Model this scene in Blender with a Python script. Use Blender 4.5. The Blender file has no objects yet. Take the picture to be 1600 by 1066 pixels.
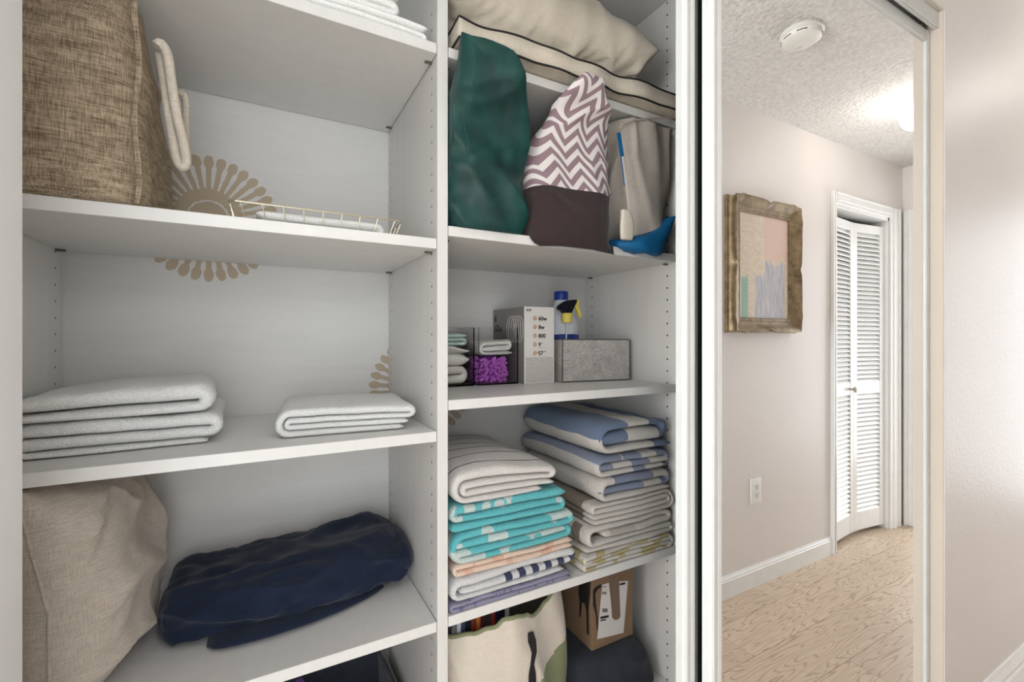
import bpy, bmesh, math, random
from mathutils import Vector, Matrix, noise
R = math.radians
random.seed(7)
sc = bpy.context.scene
C = sc.collection

# ------------------------------------------------------------------ camera, world, lights, exposure
H0 = 1.27                       # lens height above the floor; helper heights below are relative to it
YAW = R(28.747); FPX = 713.8; CY = 528.7
cam = bpy.data.cameras.new('camera'); camo = bpy.data.objects.new('camera', cam); C.objects.link(camo)
camo.location = (0, 0, H0); camo.rotation_euler = (R(90), 0, -YAW)
cam.sensor_width = 36; cam.lens = FPX / 1600 * 36; cam.shift_y = (CY - 533) / 1600; cam.clip_start = .02
sc.camera = camo
w = bpy.data.worlds.new('world'); sc.world = w; w.use_nodes = True
w.node_tree.nodes['Background'].inputs[0].default_value = (.95, .97, 1, 1)
w.node_tree.nodes['Background'].inputs[1].default_value = .6
def area(name, loc, rot, sx, sy, power, col=(1, 1, 1)):
    l = bpy.data.lights.new(name, 'AREA'); l.shape = 'RECTANGLE'; l.size = sx; l.size_y = sy; l.energy = power; l.color = col
    o = bpy.data.objects.new(name, l); C.objects.link(o); o.location = loc; o.rotation_euler = rot
    return o
def spot(name, loc, power, rad, col=(1, 1, 1)):
    l = bpy.data.lights.new(name, 'POINT'); l.energy = power; l.shadow_soft_size = rad; l.color = col
    o = bpy.data.objects.new(name, l); C.objects.link(o); o.location = loc
    return o
spot('photographer_flash', (.16, -.20, H0 + .44), 2.5, .09, (.97, .985, 1))
area('hall_daylight', (-2.3, .1, 1.15), (0, R(-90), 0), 2.1, .8, 50, (.90, .96, 1))
area('frontal_fill', (-.35, -1.25, 1.0), (R(90), 0, 0), 1.5, 1.9, 17, (.93, .97, 1))  # added soft fill from behind the camera; no such source is known
area('hall_end_fill', (4.5, .10, 1.15), (0, R(90), 0), 1.9, .9, 19, (.94, .97, 1))  # added fill beyond the end wall to brighten the right of the hall
sc.view_settings.view_transform = 'Standard'; sc.view_settings.look = 'None'
sc.view_settings.exposure = 0.73; sc.view_settings.gamma = 1; sc.view_settings.use_curve_mapping = False

S_, C_ = math.sin(YAW), math.cos(YAW)
def at(px, py, Y):              # the point at depth Y that lies behind a place of the photograph
    u = (px - 800) / FPX; t = Y / (C_ - S_ * u)
    return Vector((t * (S_ + C_ * u), Y, H0 + (CY - py) / FPX * t))
def rx(px, Y): return at(px, 0, Y).x

# ------------------------------------------------------------------ node helpers
class N:
    def __init__(s, name, rough=.6, spec=.4):
        s.m = bpy.data.materials.new(name); s.m.use_nodes = True; s.t = s.m.node_tree
        s.b = s.t.nodes['Principled BSDF']; s.b.inputs['Roughness'].default_value = rough
        s.b.inputs['Specular IOR Level'].default_value = spec
        s._tc = None
    def n(s, ty, **kw):
        x = s.t.nodes.new(ty)
        for k, v in kw.items(): setattr(x, k, v)
        return x
    def inp(s, sock, v):
        if isinstance(v, bpy.types.NodeSocket): s.t.links.new(v, sock)
        elif v is not None:
            if sock.type == 'RGBA' and len(v) == 3: v = (*v, 1)
            sock.default_value = v
    def tc(s, k='Object'):
        if s._tc is None: s._tc = s.n('ShaderNodeTexCoord')
        return s._tc.outputs[k]
    def sep(s, v):
        x = s.n('ShaderNodeSeparateXYZ'); s.inp(x.inputs[0], v); return x.outputs
    def comb(s, a, b, c):
        x = s.n('ShaderNodeCombineXYZ')
        for i, v in enumerate((a, b, c)): s.inp(x.inputs[i], v)
        return x.outputs[0]
    def ma(s, op, a, b=None, c=None):
        x = s.n('ShaderNodeMath', operation=op)
        s.inp(x.inputs[0], a); s.inp(x.inputs[1], b); s.inp(x.inputs[2], c)
        return x.outputs[0]
    def scale(s, v, sx, sy, sz):
        x = s.n('ShaderNodeMapping'); s.inp(x.inputs['Vector'], v); x.inputs['Scale'].default_value = (sx, sy, sz); return x.outputs[0]
    def noise(s, v, sc_, det=3, rough=.55, dist=0):
        x = s.n('ShaderNodeTexNoise'); s.inp(x.inputs['Vector'], v); x.inputs['Scale'].default_value = sc_
        x.inputs['Detail'].default_value = det; x.inputs['Roughness'].default_value = rough; x.inputs['Distortion'].default_value = dist
        return x.outputs[0]
    def vor(s, v, sc_, feat='F1', out=0):
        x = s.n('ShaderNodeTexVoronoi', feature=feat); s.inp(x.inputs['Vector'], v); x.inputs['Scale'].default_value = sc_; return x.outputs[out]
    def mix(s, f, a, b):
        x = s.n('ShaderNodeMix', data_type='RGBA'); s.inp(x.inputs[0], f); s.inp(x.inputs[6], a); s.inp(x.inputs[7], b); return x.outputs[2]
    def ramp(s, f, a, b):
        x = s.n('ShaderNodeMapRange'); s.inp(x.inputs[0], f); x.inputs[1].default_value = a; x.inputs[2].default_value = b; return x.outputs[0]
    def col(s, c): s.inp(s.b.inputs['Base Color'], c); return s
    def bump(s, h, strength=.3, dist=.002, prev=None):
        x = s.n('ShaderNodeBump'); s.inp(x.inputs['Height'], h); x.inputs['Strength'].default_value = strength; x.inputs['Distance'].default_value = dist
        if prev: s.inp(x.inputs['Normal'], prev)
        s.inp(s.b.inputs['Normal'], x.outputs[0]); return x.outputs[0]

def lin(r, g, b):               # photograph colour 0-255 to linear
    f = lambda v: (v / 255 / 12.92) if v / 255 <= .04045 else ((v / 255 + .055) / 1.055) ** 2.4
    return (f(r), f(g), f(b))
MATS = {}
def plain(name, rgb, rough=.5, spec=.4, metal=0, bump=0, bscale=200):
    if name in MATS: return MATS[name]
    n = N(name, rough, spec)
    nz = n.noise(n.tc(), 18, 3)
    n.col(n.mix(n.ramp(nz, .3, .7), tuple(c * .95 for c in lin(*rgb)), lin(*rgb)))
    n.b.inputs['Metallic'].default_value = metal
    if bump: n.bump(n.noise(n.tc(), bscale, 2), bump, .001)
    MATS[name] = n.m; return n.m
def woven(name, rgb, rgb2=None, sx=420, sz=420, strength=.45, rough=.9, mottle=.5):
    """woven cloth: crossing threads plus a slubby mottle"""
    n = N(name, rough, .2); co = n.tc(); a = lin(*rgb); b = lin(*(rgb2 or tuple(int(v * .86) for v in rgb)))
    t1 = n.noise(n.scale(co, 60, 60, sz * 2.2), 1, 2); t2 = n.noise(n.scale(co, sx * 2.2, sx * 2.2, 50), 1, 2)
    th = n.ma('ADD', t1, t2); big = n.noise(co, 22, 3)
    f = n.ma('ADD', n.ma('MULTIPLY', n.ramp(th, .8, 1.2), 1 - mottle * .5), n.ma('MULTIPLY', n.ramp(big, .35, .65), mottle * .5))
    n.col(n.mix(f, b, a)); n.bump(th, strength, .0012)
    n.b.inputs['Sheen Weight'].default_value = .15
    return n.m
def terry(name, pattern, rough=.95, bump=.8):
    """looped towelling; pattern(n, u, v) returns the colour socket, u running along the cloth and v across it"""
    n = N(name, rough, .1); co = n.tc(); uv = n.sep(n.tc('UV'))
    c = pattern(n, uv[0], uv[1]) if callable(pattern) else lin(*pattern)
    loops = n.noise(co, 290, 3, .75); soft = n.noise(co, 60, 2)
    c2 = n.mix(.5, c, c)
    hs = n.n('ShaderNodeHueSaturation'); n.inp(hs.inputs['Color'], c2)
    n.inp(hs.inputs['Value'], n.ma('MULTIPLY_ADD', n.ramp(loops, .3, .7), .22, .88)); n.col(hs.outputs[0])
    n.bump(n.ma('ADD', loops, n.ma('MULTIPLY', soft, .5)), bump, .005)
    n.b.inputs['Sheen Weight'].default_value = .25; n.b.inputs['Sheen Roughness'].default_value = .6
    return n.m
def lam(name, rgb=(226, 225, 222), holes=None, rough=.38):
    """white melamine board; holes = list of (axis value rows) for the shelf-pin holes"""
    n = N(name, rough, .4); co = n.tc(); c = lin(*rgb)
    g = n.noise(n.scale(co, 40, 40, 3), 1, 3)
    c = n.mix(n.ramp(g, .35, .7), tuple(v * .96 for v in c), c)
    if holes:
        p = n.sep(co)
        fz = n.ma('SUBTRACT', n.ma('FRACT', n.ma('DIVIDE', n.ma('SUBTRACT', p[2], H0 + .5229 - .0161), .0322)), .5)
        dz = n.ma('MULTIPLY', fz, .0322)
        m = None
        for y in holes:
            dy = n.ma('SUBTRACT', p[1], y)
            d = n.ma('SQRT', n.ma('ADD', n.ma('MULTIPLY', dy, dy), n.ma('MULTIPLY', dz, dz)))
            k = n.ma('LESS_THAN', d, .0026)
            m = k if m is None else n.ma('MAXIMUM', m, k)
        c = n.mix(m, c, (.015, .015, .014))
    n.col(c); n.bump(g, .08, .001)
    return n.m

# ------------------------------------------------------------------ mesh helpers
def setp(o, label=None, cat=None, group=None, kind=None):
    if label: o['label'] = label
    if cat: o['category'] = cat
    if group: o['group'] = group
    if kind: o['kind'] = kind
    return o
def empty(name, loc, label=None, cat=None, group=None, kind=None, rz=0):
    o = bpy.data.objects.new(name, None); C.objects.link(o); o.location = loc; o.rotation_euler.z = rz; o.empty_display_size = .03
    return setp(o, label, cat, group, kind)
def link(name, me, mat, parent=None, smooth=True, **kw):
    o = bpy.data.objects.new(name, me); C.objects.link(o)
    if mat is not None and not me.materials: me.materials.append(mat)
    if smooth: me.shade_smooth()
    if parent is not None:
        o.parent = parent; o.matrix_parent_inverse = Matrix.Translation(parent.location).inverted() if parent.parent is None else Matrix.Identity(4)
        if parent.parent is not None: o.matrix_parent_inverse = Matrix.Identity(4)
    return setp(o, **kw)
def pydata(verts, faces, uvs=None):
    me = bpy.data.meshes.new('m'); me.from_pydata([tuple(v) for v in verts], [], faces); me.update()
    if uvs:
        l = me.uv_layers.new(name='UVMap')
        for lp in me.loops: l.data[lp.index].uv = uvs[lp.vertex_index]
    return me
class MB:
    def __init__(s): s.bm = bmesh.new()
    def box(s, a, b, bev=0, seg=2, mat=0, M=None):
        g = bmesh.ops.create_cube(s.bm, size=1); vs = g['verts']
        c = [(a[i] + b[i]) / 2 for i in range(3)]; d = [abs(b[i] - a[i]) for i in range(3)]
        for v in vs: v.co = Vector([c[i] + v.co[i] * d[i] for i in range(3)])
        fs = set(f for v in vs for f in v.link_faces)
        if bev:
            es = list(set(e for v in vs for e in v.link_edges))
            r = bmesh.ops.bevel(s.bm, geom=es, offset=bev, segments=seg, profile=.6, affect='EDGES')
            fs = set(r['faces']) | set(f for v in r['verts'] for f in v.link_faces)
            vs = list(set(v for f in fs for v in f.verts))
        for f in fs: f.material_index = mat
        if M is not None:
            for v in vs: v.co = M @ v.co
        return s
    def prism(s, prof, axis, a, b):
        """closed outline prof swept from a to b along axis (0, 1, 2)"""
        def P(p, t):
            q = [0, 0, 0]; o = [i for i in range(3) if i != axis]; q[axis] = t; q[o[0]] = p[0]; q[o[1]] = p[1]; return q
        A = [s.bm.verts.new(P(p, a)) for p in prof]; B = [s.bm.verts.new(P(p, b)) for p in prof]; n = len(prof)
        for i in range(n): s.bm.faces.new((A[i], A[(i + 1) % n], B[(i + 1) % n], B[i]))
        s.bm.faces.new(A[::-1]); s.bm.faces.new(B); return s
    def cyl(s, c, r, h, axis=2, seg=24, r2=None, M=None):
        g = bmesh.ops.create_cone(s.bm, cap_ends=True, segments=seg, radius1=r, radius2=r if r2 is None else r2, depth=h)
        rot = Matrix.Identity(4) if axis == 2 else (Matrix.Rotation(R(90), 4, 'Y') if axis == 0 else Matrix.Rotation(R(-90), 4, 'X'))
        m = Matrix.Translation(c) @ rot
        if M is not None: m = M @ m
        for v in g['verts']: v.co = m @ v.co
        return s
    def lathe(s, prof, c, seg=32, M=None):
        rings = []
        for r, z in prof:
            ring = []
            for k in range(seg):
                a = k / seg * 2 * math.pi; p = Vector((r * math.cos(a), r * math.sin(a), z))
                if M is not None: p = M @ p
                ring.append(s.bm.verts.new(p + Vector(c)))
            rings.append(ring)
        for A, B in zip(rings, rings[1:]):
            for k in range(seg): s.bm.faces.new((A[k], A[(k + 1) % seg], B[(k + 1) % seg], B[k]))
        s.bm.faces.new(rings[0][::-1]); s.bm.faces.new(rings[-1]); return s
    def tube(s, pts, r, seg=8, closed=False):
        pts = [Vector(p) for p in pts]; n = len(pts); rings = []; up = None
        for i, p in enumerate(pts):
            q0 = pts[i - 1] if (i or closed) else p; q1 = pts[(i + 1) % n] if (i < n - 1 or closed) else p
            d = (q1 - q0).normalized()
            if up is None: up = d.orthogonal().normalized()
            up = (up - d * up.dot(d)).normalized(); sd = d.cross(up)
            rings.append([s.bm.verts.new(p + (up * math.cos(a) + sd * math.sin(a)) * r) for a in [k / seg * 2 * math.pi for k in range(seg)]])
        m = n if closed else n - 1
        for i in range(m):
            A, B = rings[i], rings[(i + 1) % n]
            if closed and i == n - 1:
                best = min(range(seg), key=lambda k: (B[k].co - A[0].co).length); B = B[best:] + B[:best]
            for k in range(seg): s.bm.faces.new((A[k], A[(k + 1) % seg], B[(k + 1) % seg], B[k]))
        if not closed: s.bm.faces.new(rings[0][::-1]); s.bm.faces.new(rings[-1])
        return s
    def poly(s, pts, thick, nrm):
        """flat outline with a real thickness along nrm"""
        nrm = Vector(nrm) * thick; A = [s.bm.verts.new(Vector(p)) for p in pts]; B = [s.bm.verts.new(Vector(p) + nrm) for p in pts]; n = len(pts)
        s.bm.faces.new(A[::-1]); s.bm.faces.new(B)
        for i in range(n): s.bm.faces.new((A[i], A[(i + 1) % n], B[(i + 1) % n], B[i]))
        return s
    def build(s, name, mat, parent=None, smooth=False, **kw):
        bmesh.ops.recalc_face_normals(s.bm, faces=s.bm.faces)
        me = bpy.data.meshes.new(name); s.bm.to_mesh(me); s.bm.free()
        if isinstance(mat, (list, tuple)):
            for m in mat: me.materials.append(m)
            mat = None
        o = link(name, me, mat, parent, smooth, **kw)
        if smooth:
            me.set_sharp_from_angle(angle=R(40))
        return o
def spl(pts, n, closed=False):
    """Catmull-Rom through tuples of any length"""
    P = [tuple(p) for p in pts]; m = len(P); out = []
    segs = m if closed else m - 1
    for i in range(n + (0 if closed else 1)):
        t = i / n * segs; k = min(int(t), segs - 1); f = t - k
        g = (lambda j: P[j % m]) if closed else (lambda j: P[max(0, min(m - 1, j))])
        a, b, c, d = g(k - 1), g(k), g(k + 1), g(k + 2)
        out.append(tuple(.5 * (2 * b[q] + (c[q] - a[q]) * f + (2 * a[q] - 5 * b[q] + 4 * c[q] - d[q]) * f * f + (3 * b[q] - a[q] - 3 * c[q] + d[q]) * f ** 3) for q in range(len(b))))
    return out
def nz(x, y, z=0): return noise.noise(Vector((x, y, z)))
def ridge(p, s, seed=0):
    v = 1 - abs(noise.noise(Vector((p[0] * s[0] + seed, p[1] * s[1] + seed * 1.7, p[2] * s[2]))))
    return v ** 3

# ------------------------------------------------------------------ folded cloth
def folded(name, x0, x1, y0, y1, z0, z1, seq, thick, start='L', mat=None, seed=0, ends=(0, 0), rz=0, sag=.006, jit=.006, gap=.94,
           bulge=.0, parent=None, droop=(0, 0), tip=.0, ny=26, short=None, lump=.003, **kw):
    """a cloth folded into a stack: seq = the layers (0 = top) in the order the cloth runs through them,
    thick = their relative thicknesses, start = the side the cloth starts on"""
    T = sum(thick); Ht = z1 - z0; th = [t / T * Ht for t in thick]; zc = []; z = z1
    for t in th: zc.append(z - t / 2); z -= t
    U = []; side = 'R' if start == 'L' else 'L'
    for a, b in zip(seq, seq[1:]): U.append([side, a, b]); side = 'L' if side == 'R' else 'R'
    def cx(i):
        sd, a, b = U[i]; lo, hi = min(a, b), max(a, b); Rr = abs(zc[a] - zc[b]) / 2; tt = max(th[a], th[b]) / 2
        ext = Rr * 1.0 + tt; 
        for j, (s2, c, d) in enumerate(U):
            if j != i and s2 == sd and min(c, d) <= lo and max(c, d) >= hi and (min(c, d) < lo or max(c, d) > hi): return cx(j)
        return (x1 - ext) if sd == 'R' else (x0 + ext)
    path = []       # (x, z, halfthickness)
    cur = start
    for i, L in enumerate(seq):
        xa = None
        if i == 0: xa = (x0 + .004 + ends[0]) if start == 'L' else (x1 - .004 - ends[0])
        else: xa = cx(i - 1)
        if i == len(seq) - 1:
            going = 'R' if (xa < (x0 + x1) / 2) else 'L'
            xb = (x1 - .004 - ends[1]) if going == 'R' else (x0 + .004 + ends[1])
        else: xb = cx(i)
        n = max(6, int(abs(xb - xa) / .009))
        for k in range(n + 1): path.append((xa + (xb - xa) * k / n, zc[L], th[L] / 2 * gap))
        if i < len(seq) - 1:
            sd, a, b = U[i]; Rr = abs(zc[a] - zc[b]) / 2; zm = (zc[a] + zc[b]) / 2; sg = 1 if sd == 'R' else -1
            dn = -1 if zc[b] < zc[a] else 1; m = max(7, int(Rr * math.pi / .006))
            for k in range(1, m):
                p = k / m * math.pi
                path.append((xb + sg * Rr * math.sin(p), zm - dn * Rr * math.cos(p), (th[a] * (1 - k / m) + th[b] * k / m) / 2 * gap))
    # arc length, normals
    s = [0]; 
    for a, b in zip(path, path[1:]): s.append(s[-1] + math.hypot(a[0] - b[0], a[1] - b[1]))
    NP = len(path); nor = []
    for i in range(NP):
        a = path[max(0, i - 1)]; b = path[min(NP - 1, i + 1)]; dx, dz = b[0] - a[0], b[1] - a[1]; l = math.hypot(dx, dz) or 1
        nor.append((-dz / l, dx / l))
    D = y1 - y0; tmax = max(th)
    ys = [(0, .25), (.12, .62), (.35, .86), (.8, .98)]
    st = [(f * tmax, h) for f, h in ys] + [(.8 * tmax + (D - 1.6 * tmax) * k / ny, 1) for k in range(1, ny)] + [(D - f * tmax, h) for f, h in ys[::-1]]
    cxm, cym = (x0 + x1) / 2, (y0 + y1) / 2
    cr, sr = math.cos(rz), math.sin(rz)
    verts = []; uvs = []
    def defo(x, y, z):
        u = (x - x0) / (x1 - x0); v = (y - y0) / D; k = max(0, (z - z0) / Ht)
        dz = (nz(x * 9 + seed, y * 9) * sag + nz(x * 22, y * 17 + seed, z * 25) * lump) * k
        dz -= (droop[0] * (1 - u) ** 2 + droop[1] * u ** 2) * k
        dz += bulge * 4 * u * (1 - u) * (.4 + .6 * math.sin(math.pi * min(1, max(0, v)))) * k
        dz += tip * (v) * k
        x += nz(y * 8, z * 14, seed + 3) * .007 + nz(y * 30, z * 30, seed) * .0015
        y += nz(x * 7, z * 40, seed + 9) * jit
        X, Y = x - cxm, y - cym
        return (cxm + X * cr - Y * sr, cym + X * sr + Y * cr, max(z0 + .0002 if k < .02 else -9, z + dz))
    for (dy, h) in st:
        for sgn in (1, -1):
            for i in range(NP):
                e = min(s[i], s[-1] - s[i]); eh = min(1, .3 + .7 * math.sqrt(min(1, e / (path[i][2] * 1.2 + 1e-6))))
                hh = path[i][2] * h * eh * sgn
                yy = y0 + dy + nz(s[i] * 5, seed) * jit * (1 if dy < D / 2 else -1)
                verts.append(defo(path[i][0] + nor[i][0] * hh, yy, path[i][1] + nor[i][1] * hh)); uvs.append((s[i], dy))
    F = []; row = 2 * NP
    for j in range(len(st) - 1):
        a, b = j * row, (j + 1) * row
        for i in range(NP - 1):
            F.append((a + i, a + i + 1, b + i + 1, b + i)); F.append((a + NP + i + 1, a + NP + i, b + NP + i, b + NP + i + 1))
        F.append((a + NP, a, b, b + NP)); F.append((a + NP - 1, a + 2 * NP - 1, b + 2 * NP - 1, b + NP - 1))
    for j in (0, len(st) - 1):
        a = j * row
        for i in range(NP - 1):
            q = (a + i + 1, a + i, a + NP + i, a + NP + i + 1); F.append(q if j == 0 else q[::-1])
    me = pydata(verts, F, uvs)
    return link(name, me, mat, parent, **kw)

# ------------------------------------------------------------------ puffy pillow
def pillow(name, M, wx, wy, h, mat, parent=None, n=44, seed=0, power=2.6, pinch=.05, wr=.004, flat=None, seam=.5, fn=None, **kw):
    V = []; F = []; UV = []
    def P(u, v, sg):
        e = (max(0, 1 - abs(u) ** power)) * (max(0, 1 - abs(v) ** power)); z = sg * h * e ** seam
        x = u * wx * (1 - pinch * (1 - v * v)); y = v * wy * (1 - pinch * (1 - u * u))
        edge = max(abs(u), abs(v)) ** 4
        f = ridge((u * wx, v * wy, sg), (9, 9, 1), seed) * wr * 2 + nz(u * wx * 14 + seed, v * wy * 14, sg * 3) * wr
        f += nz((x + y) * 45 + seed, (x - y) * 8, sg) * wr * edge * 1.6
        z += sg * f * min(1, (1 - max(abs(u), abs(v))) * 9)
        x += nz(v * 5, seed, sg * 0) * .006; y += nz(u * 5, seed + 4, 0) * .006
        p = Vector((x, y, z))
        if fn: p = fn(p, u, v, sg)
        return M @ p
    def w_(k): t = k / n * 2 - 1; return math.copysign(abs(t) ** .8, t) if t else 0
    for sg in (1, -1):
        b = len(V)
        for i in range(n + 1):
            for j in range(n + 1): V.append(P(w_(i), w_(j), sg)); UV.append((w_(i) * wx, w_(j) * wy))
        for i in range(n):
            for j in range(n):
                q = (b + i * (n + 1) + j, b + (i + 1) * (n + 1) + j, b + (i + 1) * (n + 1) + j + 1, b + i * (n + 1) + j + 1)
                F.append(q if sg > 0 else q[::-1])
    me = pydata(V, F, UV)
    bm = bmesh.new(); bm.from_mesh(me); bmesh.ops.remove_doubles(bm, verts=bm.verts, dist=.0004); bm.to_mesh(me); bm.free()
    o = link(name, me, mat, parent, **kw)
    rim = [P(-1 + 2 * k / 40, -1, 1) for k in range(40)] + [P(1, -1 + 2 * k / 40, 1) for k in range(40)] + [P(1 - 2 * k / 40, 1, 1) for k in range(40)] + [P(-1, 1 - 2 * k / 40, 1) for k in range(40)]
    return o, rim

# ------------------------------------------------------------------ lofted soft bodies
def loft(rows, nu=72, nv=60, ex=2.6, disp=None, axis=2, close=(True, True), post=None):
    """rows = (t, a0, a1, b0, b1): a superellipse spanning a0..a1 and b0..b1 at t along axis"""
    rr = spl(rows, nv); V = []; F = []; UV = []
    for j, (t, a0, a1, b0, b1) in enumerate(rr):
        ca, cb, ra, rb = (a0 + a1) / 2, (b0 + b1) / 2, (a1 - a0) / 2, (b1 - b0) / 2
        for i in range(nu):
            th = i / nu * 2 * math.pi; c, s = math.cos(th), math.sin(th)
            a = ca + ra * math.copysign(abs(c) ** (2 / ex), c); b = cb + rb * math.copysign(abs(s) ** (2 / ex), s)
            p = Vector((a, b, t)) if axis == 2 else Vector((t, a, b))
            nr = Vector((c, s, 0)) if axis == 2 else Vector((0, c, s))
            if disp: p = p + nr * disp(p, i / nu, j / nv)
            if post: p = post(p, i / nu, j / nv)
            V.append(p); UV.append((i / nu, j / nv))
    for j in range(nv):
        for i in range(nu):
            k = (i + 1) % nu; F.append((j * nu + i, j * nu + k, (j + 1) * nu + k, (j + 1) * nu + i))
    for e, j in ((0, 0), (1, nv)):
        if close[e]:
            c = sum((V[j * nu + i] for i in range(nu)), Vector()) / nu; base = len(V)
            for q in (.66, .33):
                for i in range(nu): V.append(c + (V[j * nu + i] - c) * q); UV.append((i / nu, e))
            V.append(c); UV.append((0, e))
            rings = [[j * nu + i for i in range(nu)], [base + i for i in range(nu)], [base + nu + i for i in range(nu)]]
            for A, B in zip(rings, rings[1:]):
                for i in range(nu):
                    k = (i + 1) % nu; q = (A[i], A[k], B[k], B[i]); F.append(q[::-1] if e == 0 else q)
            for i in range(nu):
                k = (i + 1) % nu; q = (rings[2][i], rings[2][k], base + 2 * nu); F.append(q[::-1] if e == 0 else q)
    return V, F, UV
def text_mesh(txt, size, M, thick=.0004, bold=0):
    cu = bpy.data.curves.new('t', 'FONT'); cu.body = txt; cu.size = size; cu.extrude = thick; cu.resolution_u = 3; cu.offset = bold
    o = bpy.data.objects.new('t', cu); C.objects.link(o); dg = bpy.context.evaluated_depsgraph_get(); dg.update()
    me = bpy.data.meshes.new_from_object(o.evaluated_get(dg)); me.transform(M); bpy.data.objects.remove(o); return me
def join(meshes):
    bm = bmesh.new()
    for m in meshes: bm.from_mesh(m)
    me = bpy.data.meshes.new('m'); bm.to_mesh(me); bm.free()
    while len(me.materials): me.materials.pop()
    return me

# ================================================================== THE PLACE
HC = 2.439                      # ceiling
WF = .531                       # hall face of the closet wall
WB = .64                        # its closet face
WO = -.329                      # opposite hall wall
XO0, XO1 = -.210, 1.653         # closet opening
ZO = H0 + .908
XE = 3.86                       # end of the hall
XS = -2.5
D0, DB = .85, 1.2415            # organiser front and back wall
XL, XD1, XD2, XR = -.3513, .3005, .3224, .9652

def paint(name, rgb, peel=.25, rough=.42):
    n = N(name, rough, .35); co = n.tc()
    n.col(n.mix(n.ramp(n.noise(co, 2.5, 2), .35, .65), tuple(v * .975 for v in lin(*rgb)), lin(*rgb)))
    n.bump(n.noise(co, 95, 2, .5), peel, .003); return n.m
m_wall = paint('hall_wall_paint', (230, 224, 220), .3, .45)
m_jamb = paint('jamb_paint', (202, 190, 177), .15, .5)
m_trim = plain('white_gloss_trim', (240, 240, 238), .28, .5)
def popcorn():
    n = N('popcorn_ceiling', .85, .15); co = n.tc()
    n.col(n.mix(n.ramp(n.noise(co, 60, 2), .3, .7), lin(222, 219, 214), lin(242, 240, 236)))
    h = n.ma('ADD', n.noise(co, 75, 4, .65), n.ma('MULTIPLY', n.vor(co, 60, 'SMOOTH_F1'), -.8)); n.bump(h, 1, .011); return n.m
def oak():
    n = N('oak_floor', .34, .4); co = n.tc(); p = n.sep(co)
    pw, pl = .19, 1.25
    row = n.ma('FLOOR', n.ma('DIVIDE', p[1], pw)); off = n.ma('MULTIPLY', n.ma('FRACT', n.ma('MULTIPLY', row, .377)), pl)
    xx = n.ma('ADD', p[0], off); cell = n.ma('FLOOR', n.ma('DIVIDE', xx, pl))
    idv = n.ma('FRACT', n.ma('MULTIPLY', n.ma('ADD', n.ma('MULTIPLY', row, 12.9), n.ma('MULTIPLY', cell, 7.3)), .618))
    v = n.comb(n.ma('MULTIPLY', xx, .9), n.ma('MULTIPLY', p[1], 8.5), n.ma('MULTIPLY', idv, 40))
    g = n.noise(v, 1.5, 2, .5, .25); rings = n.ma('SINE', n.ma('MULTIPLY', g, 135))
    fine = n.noise(n.scale(co, 12, 260, 1), 1, 3)
    f = n.ma('ADD', n.ma('MULTIPLY', n.ramp(rings, .45, 1), .62), n.ma('MULTIPLY', n.ramp(fine, .4, .75), .4))
    base = n.mix(idv, lin(216, 196, 174), lin(204, 184, 162)); c = n.mix(f, base, lin(162, 138, 114))
    ey = n.ma('ABSOLUTE', n.ma('SUBTRACT', n.ma('FRACT', n.ma('DIVIDE', p[1], pw)), .5)); ex = n.ma('ABSOLUTE', n.ma('SUBTRACT', n.ma('FRACT', n.ma('DIVIDE', xx, pl)), .5))
    gap = n.ma('MAXIMUM', n.ma('GREATER_THAN', ey, .4945), n.ma('GREATER_THAN', ex, .4992))
    n.col(n.mix(gap, c, lin(140, 112, 92))); n.bump(n.ma('SUBTRACT', n.ma('MULTIPLY', f, -.3), gap), .12, .002); return n.m
def stencil_wall():
    n = N('closet_wall_with_gold_stencils', .6, .3); co = n.tc(); p = n.sep(co)
    wob = n.ma('MULTIPLY', n.ma('SUBTRACT', n.noise(co, 130, 2), .5), .006)
    m = None
    for (cx, cz, rad, ph) in ((-.105, .272, .142, 0), (.395, -.140, .146, .4), (.072, -.62, .142, .2)):
        dx = n.ma('SUBTRACT', p[0], cx); dz = n.ma('SUBTRACT', p[2], H0 + cz)
        r = n.ma('ADD', n.ma('SQRT', n.ma('ADD', n.ma('MULTIPLY', dx, dx), n.ma('MULTIPLY', dz, dz))), wob)
        th = n.ma('ARCTAN2', dz, dx); k = 34; sect = 2 * math.pi / k
        a = n.ma('SUBTRACT', n.ma('MODULO', n.ma('ADD', th, 20 * math.pi + ph), sect), sect / 2)
        q = n.ma('MULTIPLY', r, n.ma('COSINE', a)); d = n.ma('ADD', n.ma('ABSOLUTE', n.ma('MULTIPLY', r, n.ma('SINE', a))), n.ma('MULTIPLY', wob, .5))
        wdt = n.ma('MULTIPLY_ADD', q, .022, .0030)
        petal = n.ma('MULTIPLY', n.ma('LESS_THAN', d, wdt), n.ma('MULTIPLY', n.ma('GREATER_THAN', q, .058), n.ma('LESS_THAN', q, rad - .01)))
        hd = n.ma('SUBTRACT', q, rad - .014); head = n.ma('LESS_THAN', n.ma('ADD', n.ma('MULTIPLY', n.ma('MULTIPLY', hd, hd), .45), n.ma('MULTIPLY', d, d)), .0100 ** 2)
        disc = n.ma('MULTIPLY', n.ma('LESS_THAN', r, .068), n.ma('GREATER_THAN', n.ma('ABSOLUTE', n.ma('SUBTRACT', r, .040)), .0016))
        s = n.ma('MAXIMUM', n.ma('MAXIMUM', petal, head), disc); m = s if m is None else n.ma('MAXIMUM', m, s)
    g = n.noise(n.scale(co, 8, 8, 60), 1, 2)
    c = n.mix(g, lin(212, 211, 208), lin(222, 221, 218))
    n.col(n.mix(m, c, lin(186, 170, 148))); n.bump(n.noise(co, 120, 2), .12, .001)
    return n.m

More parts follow.
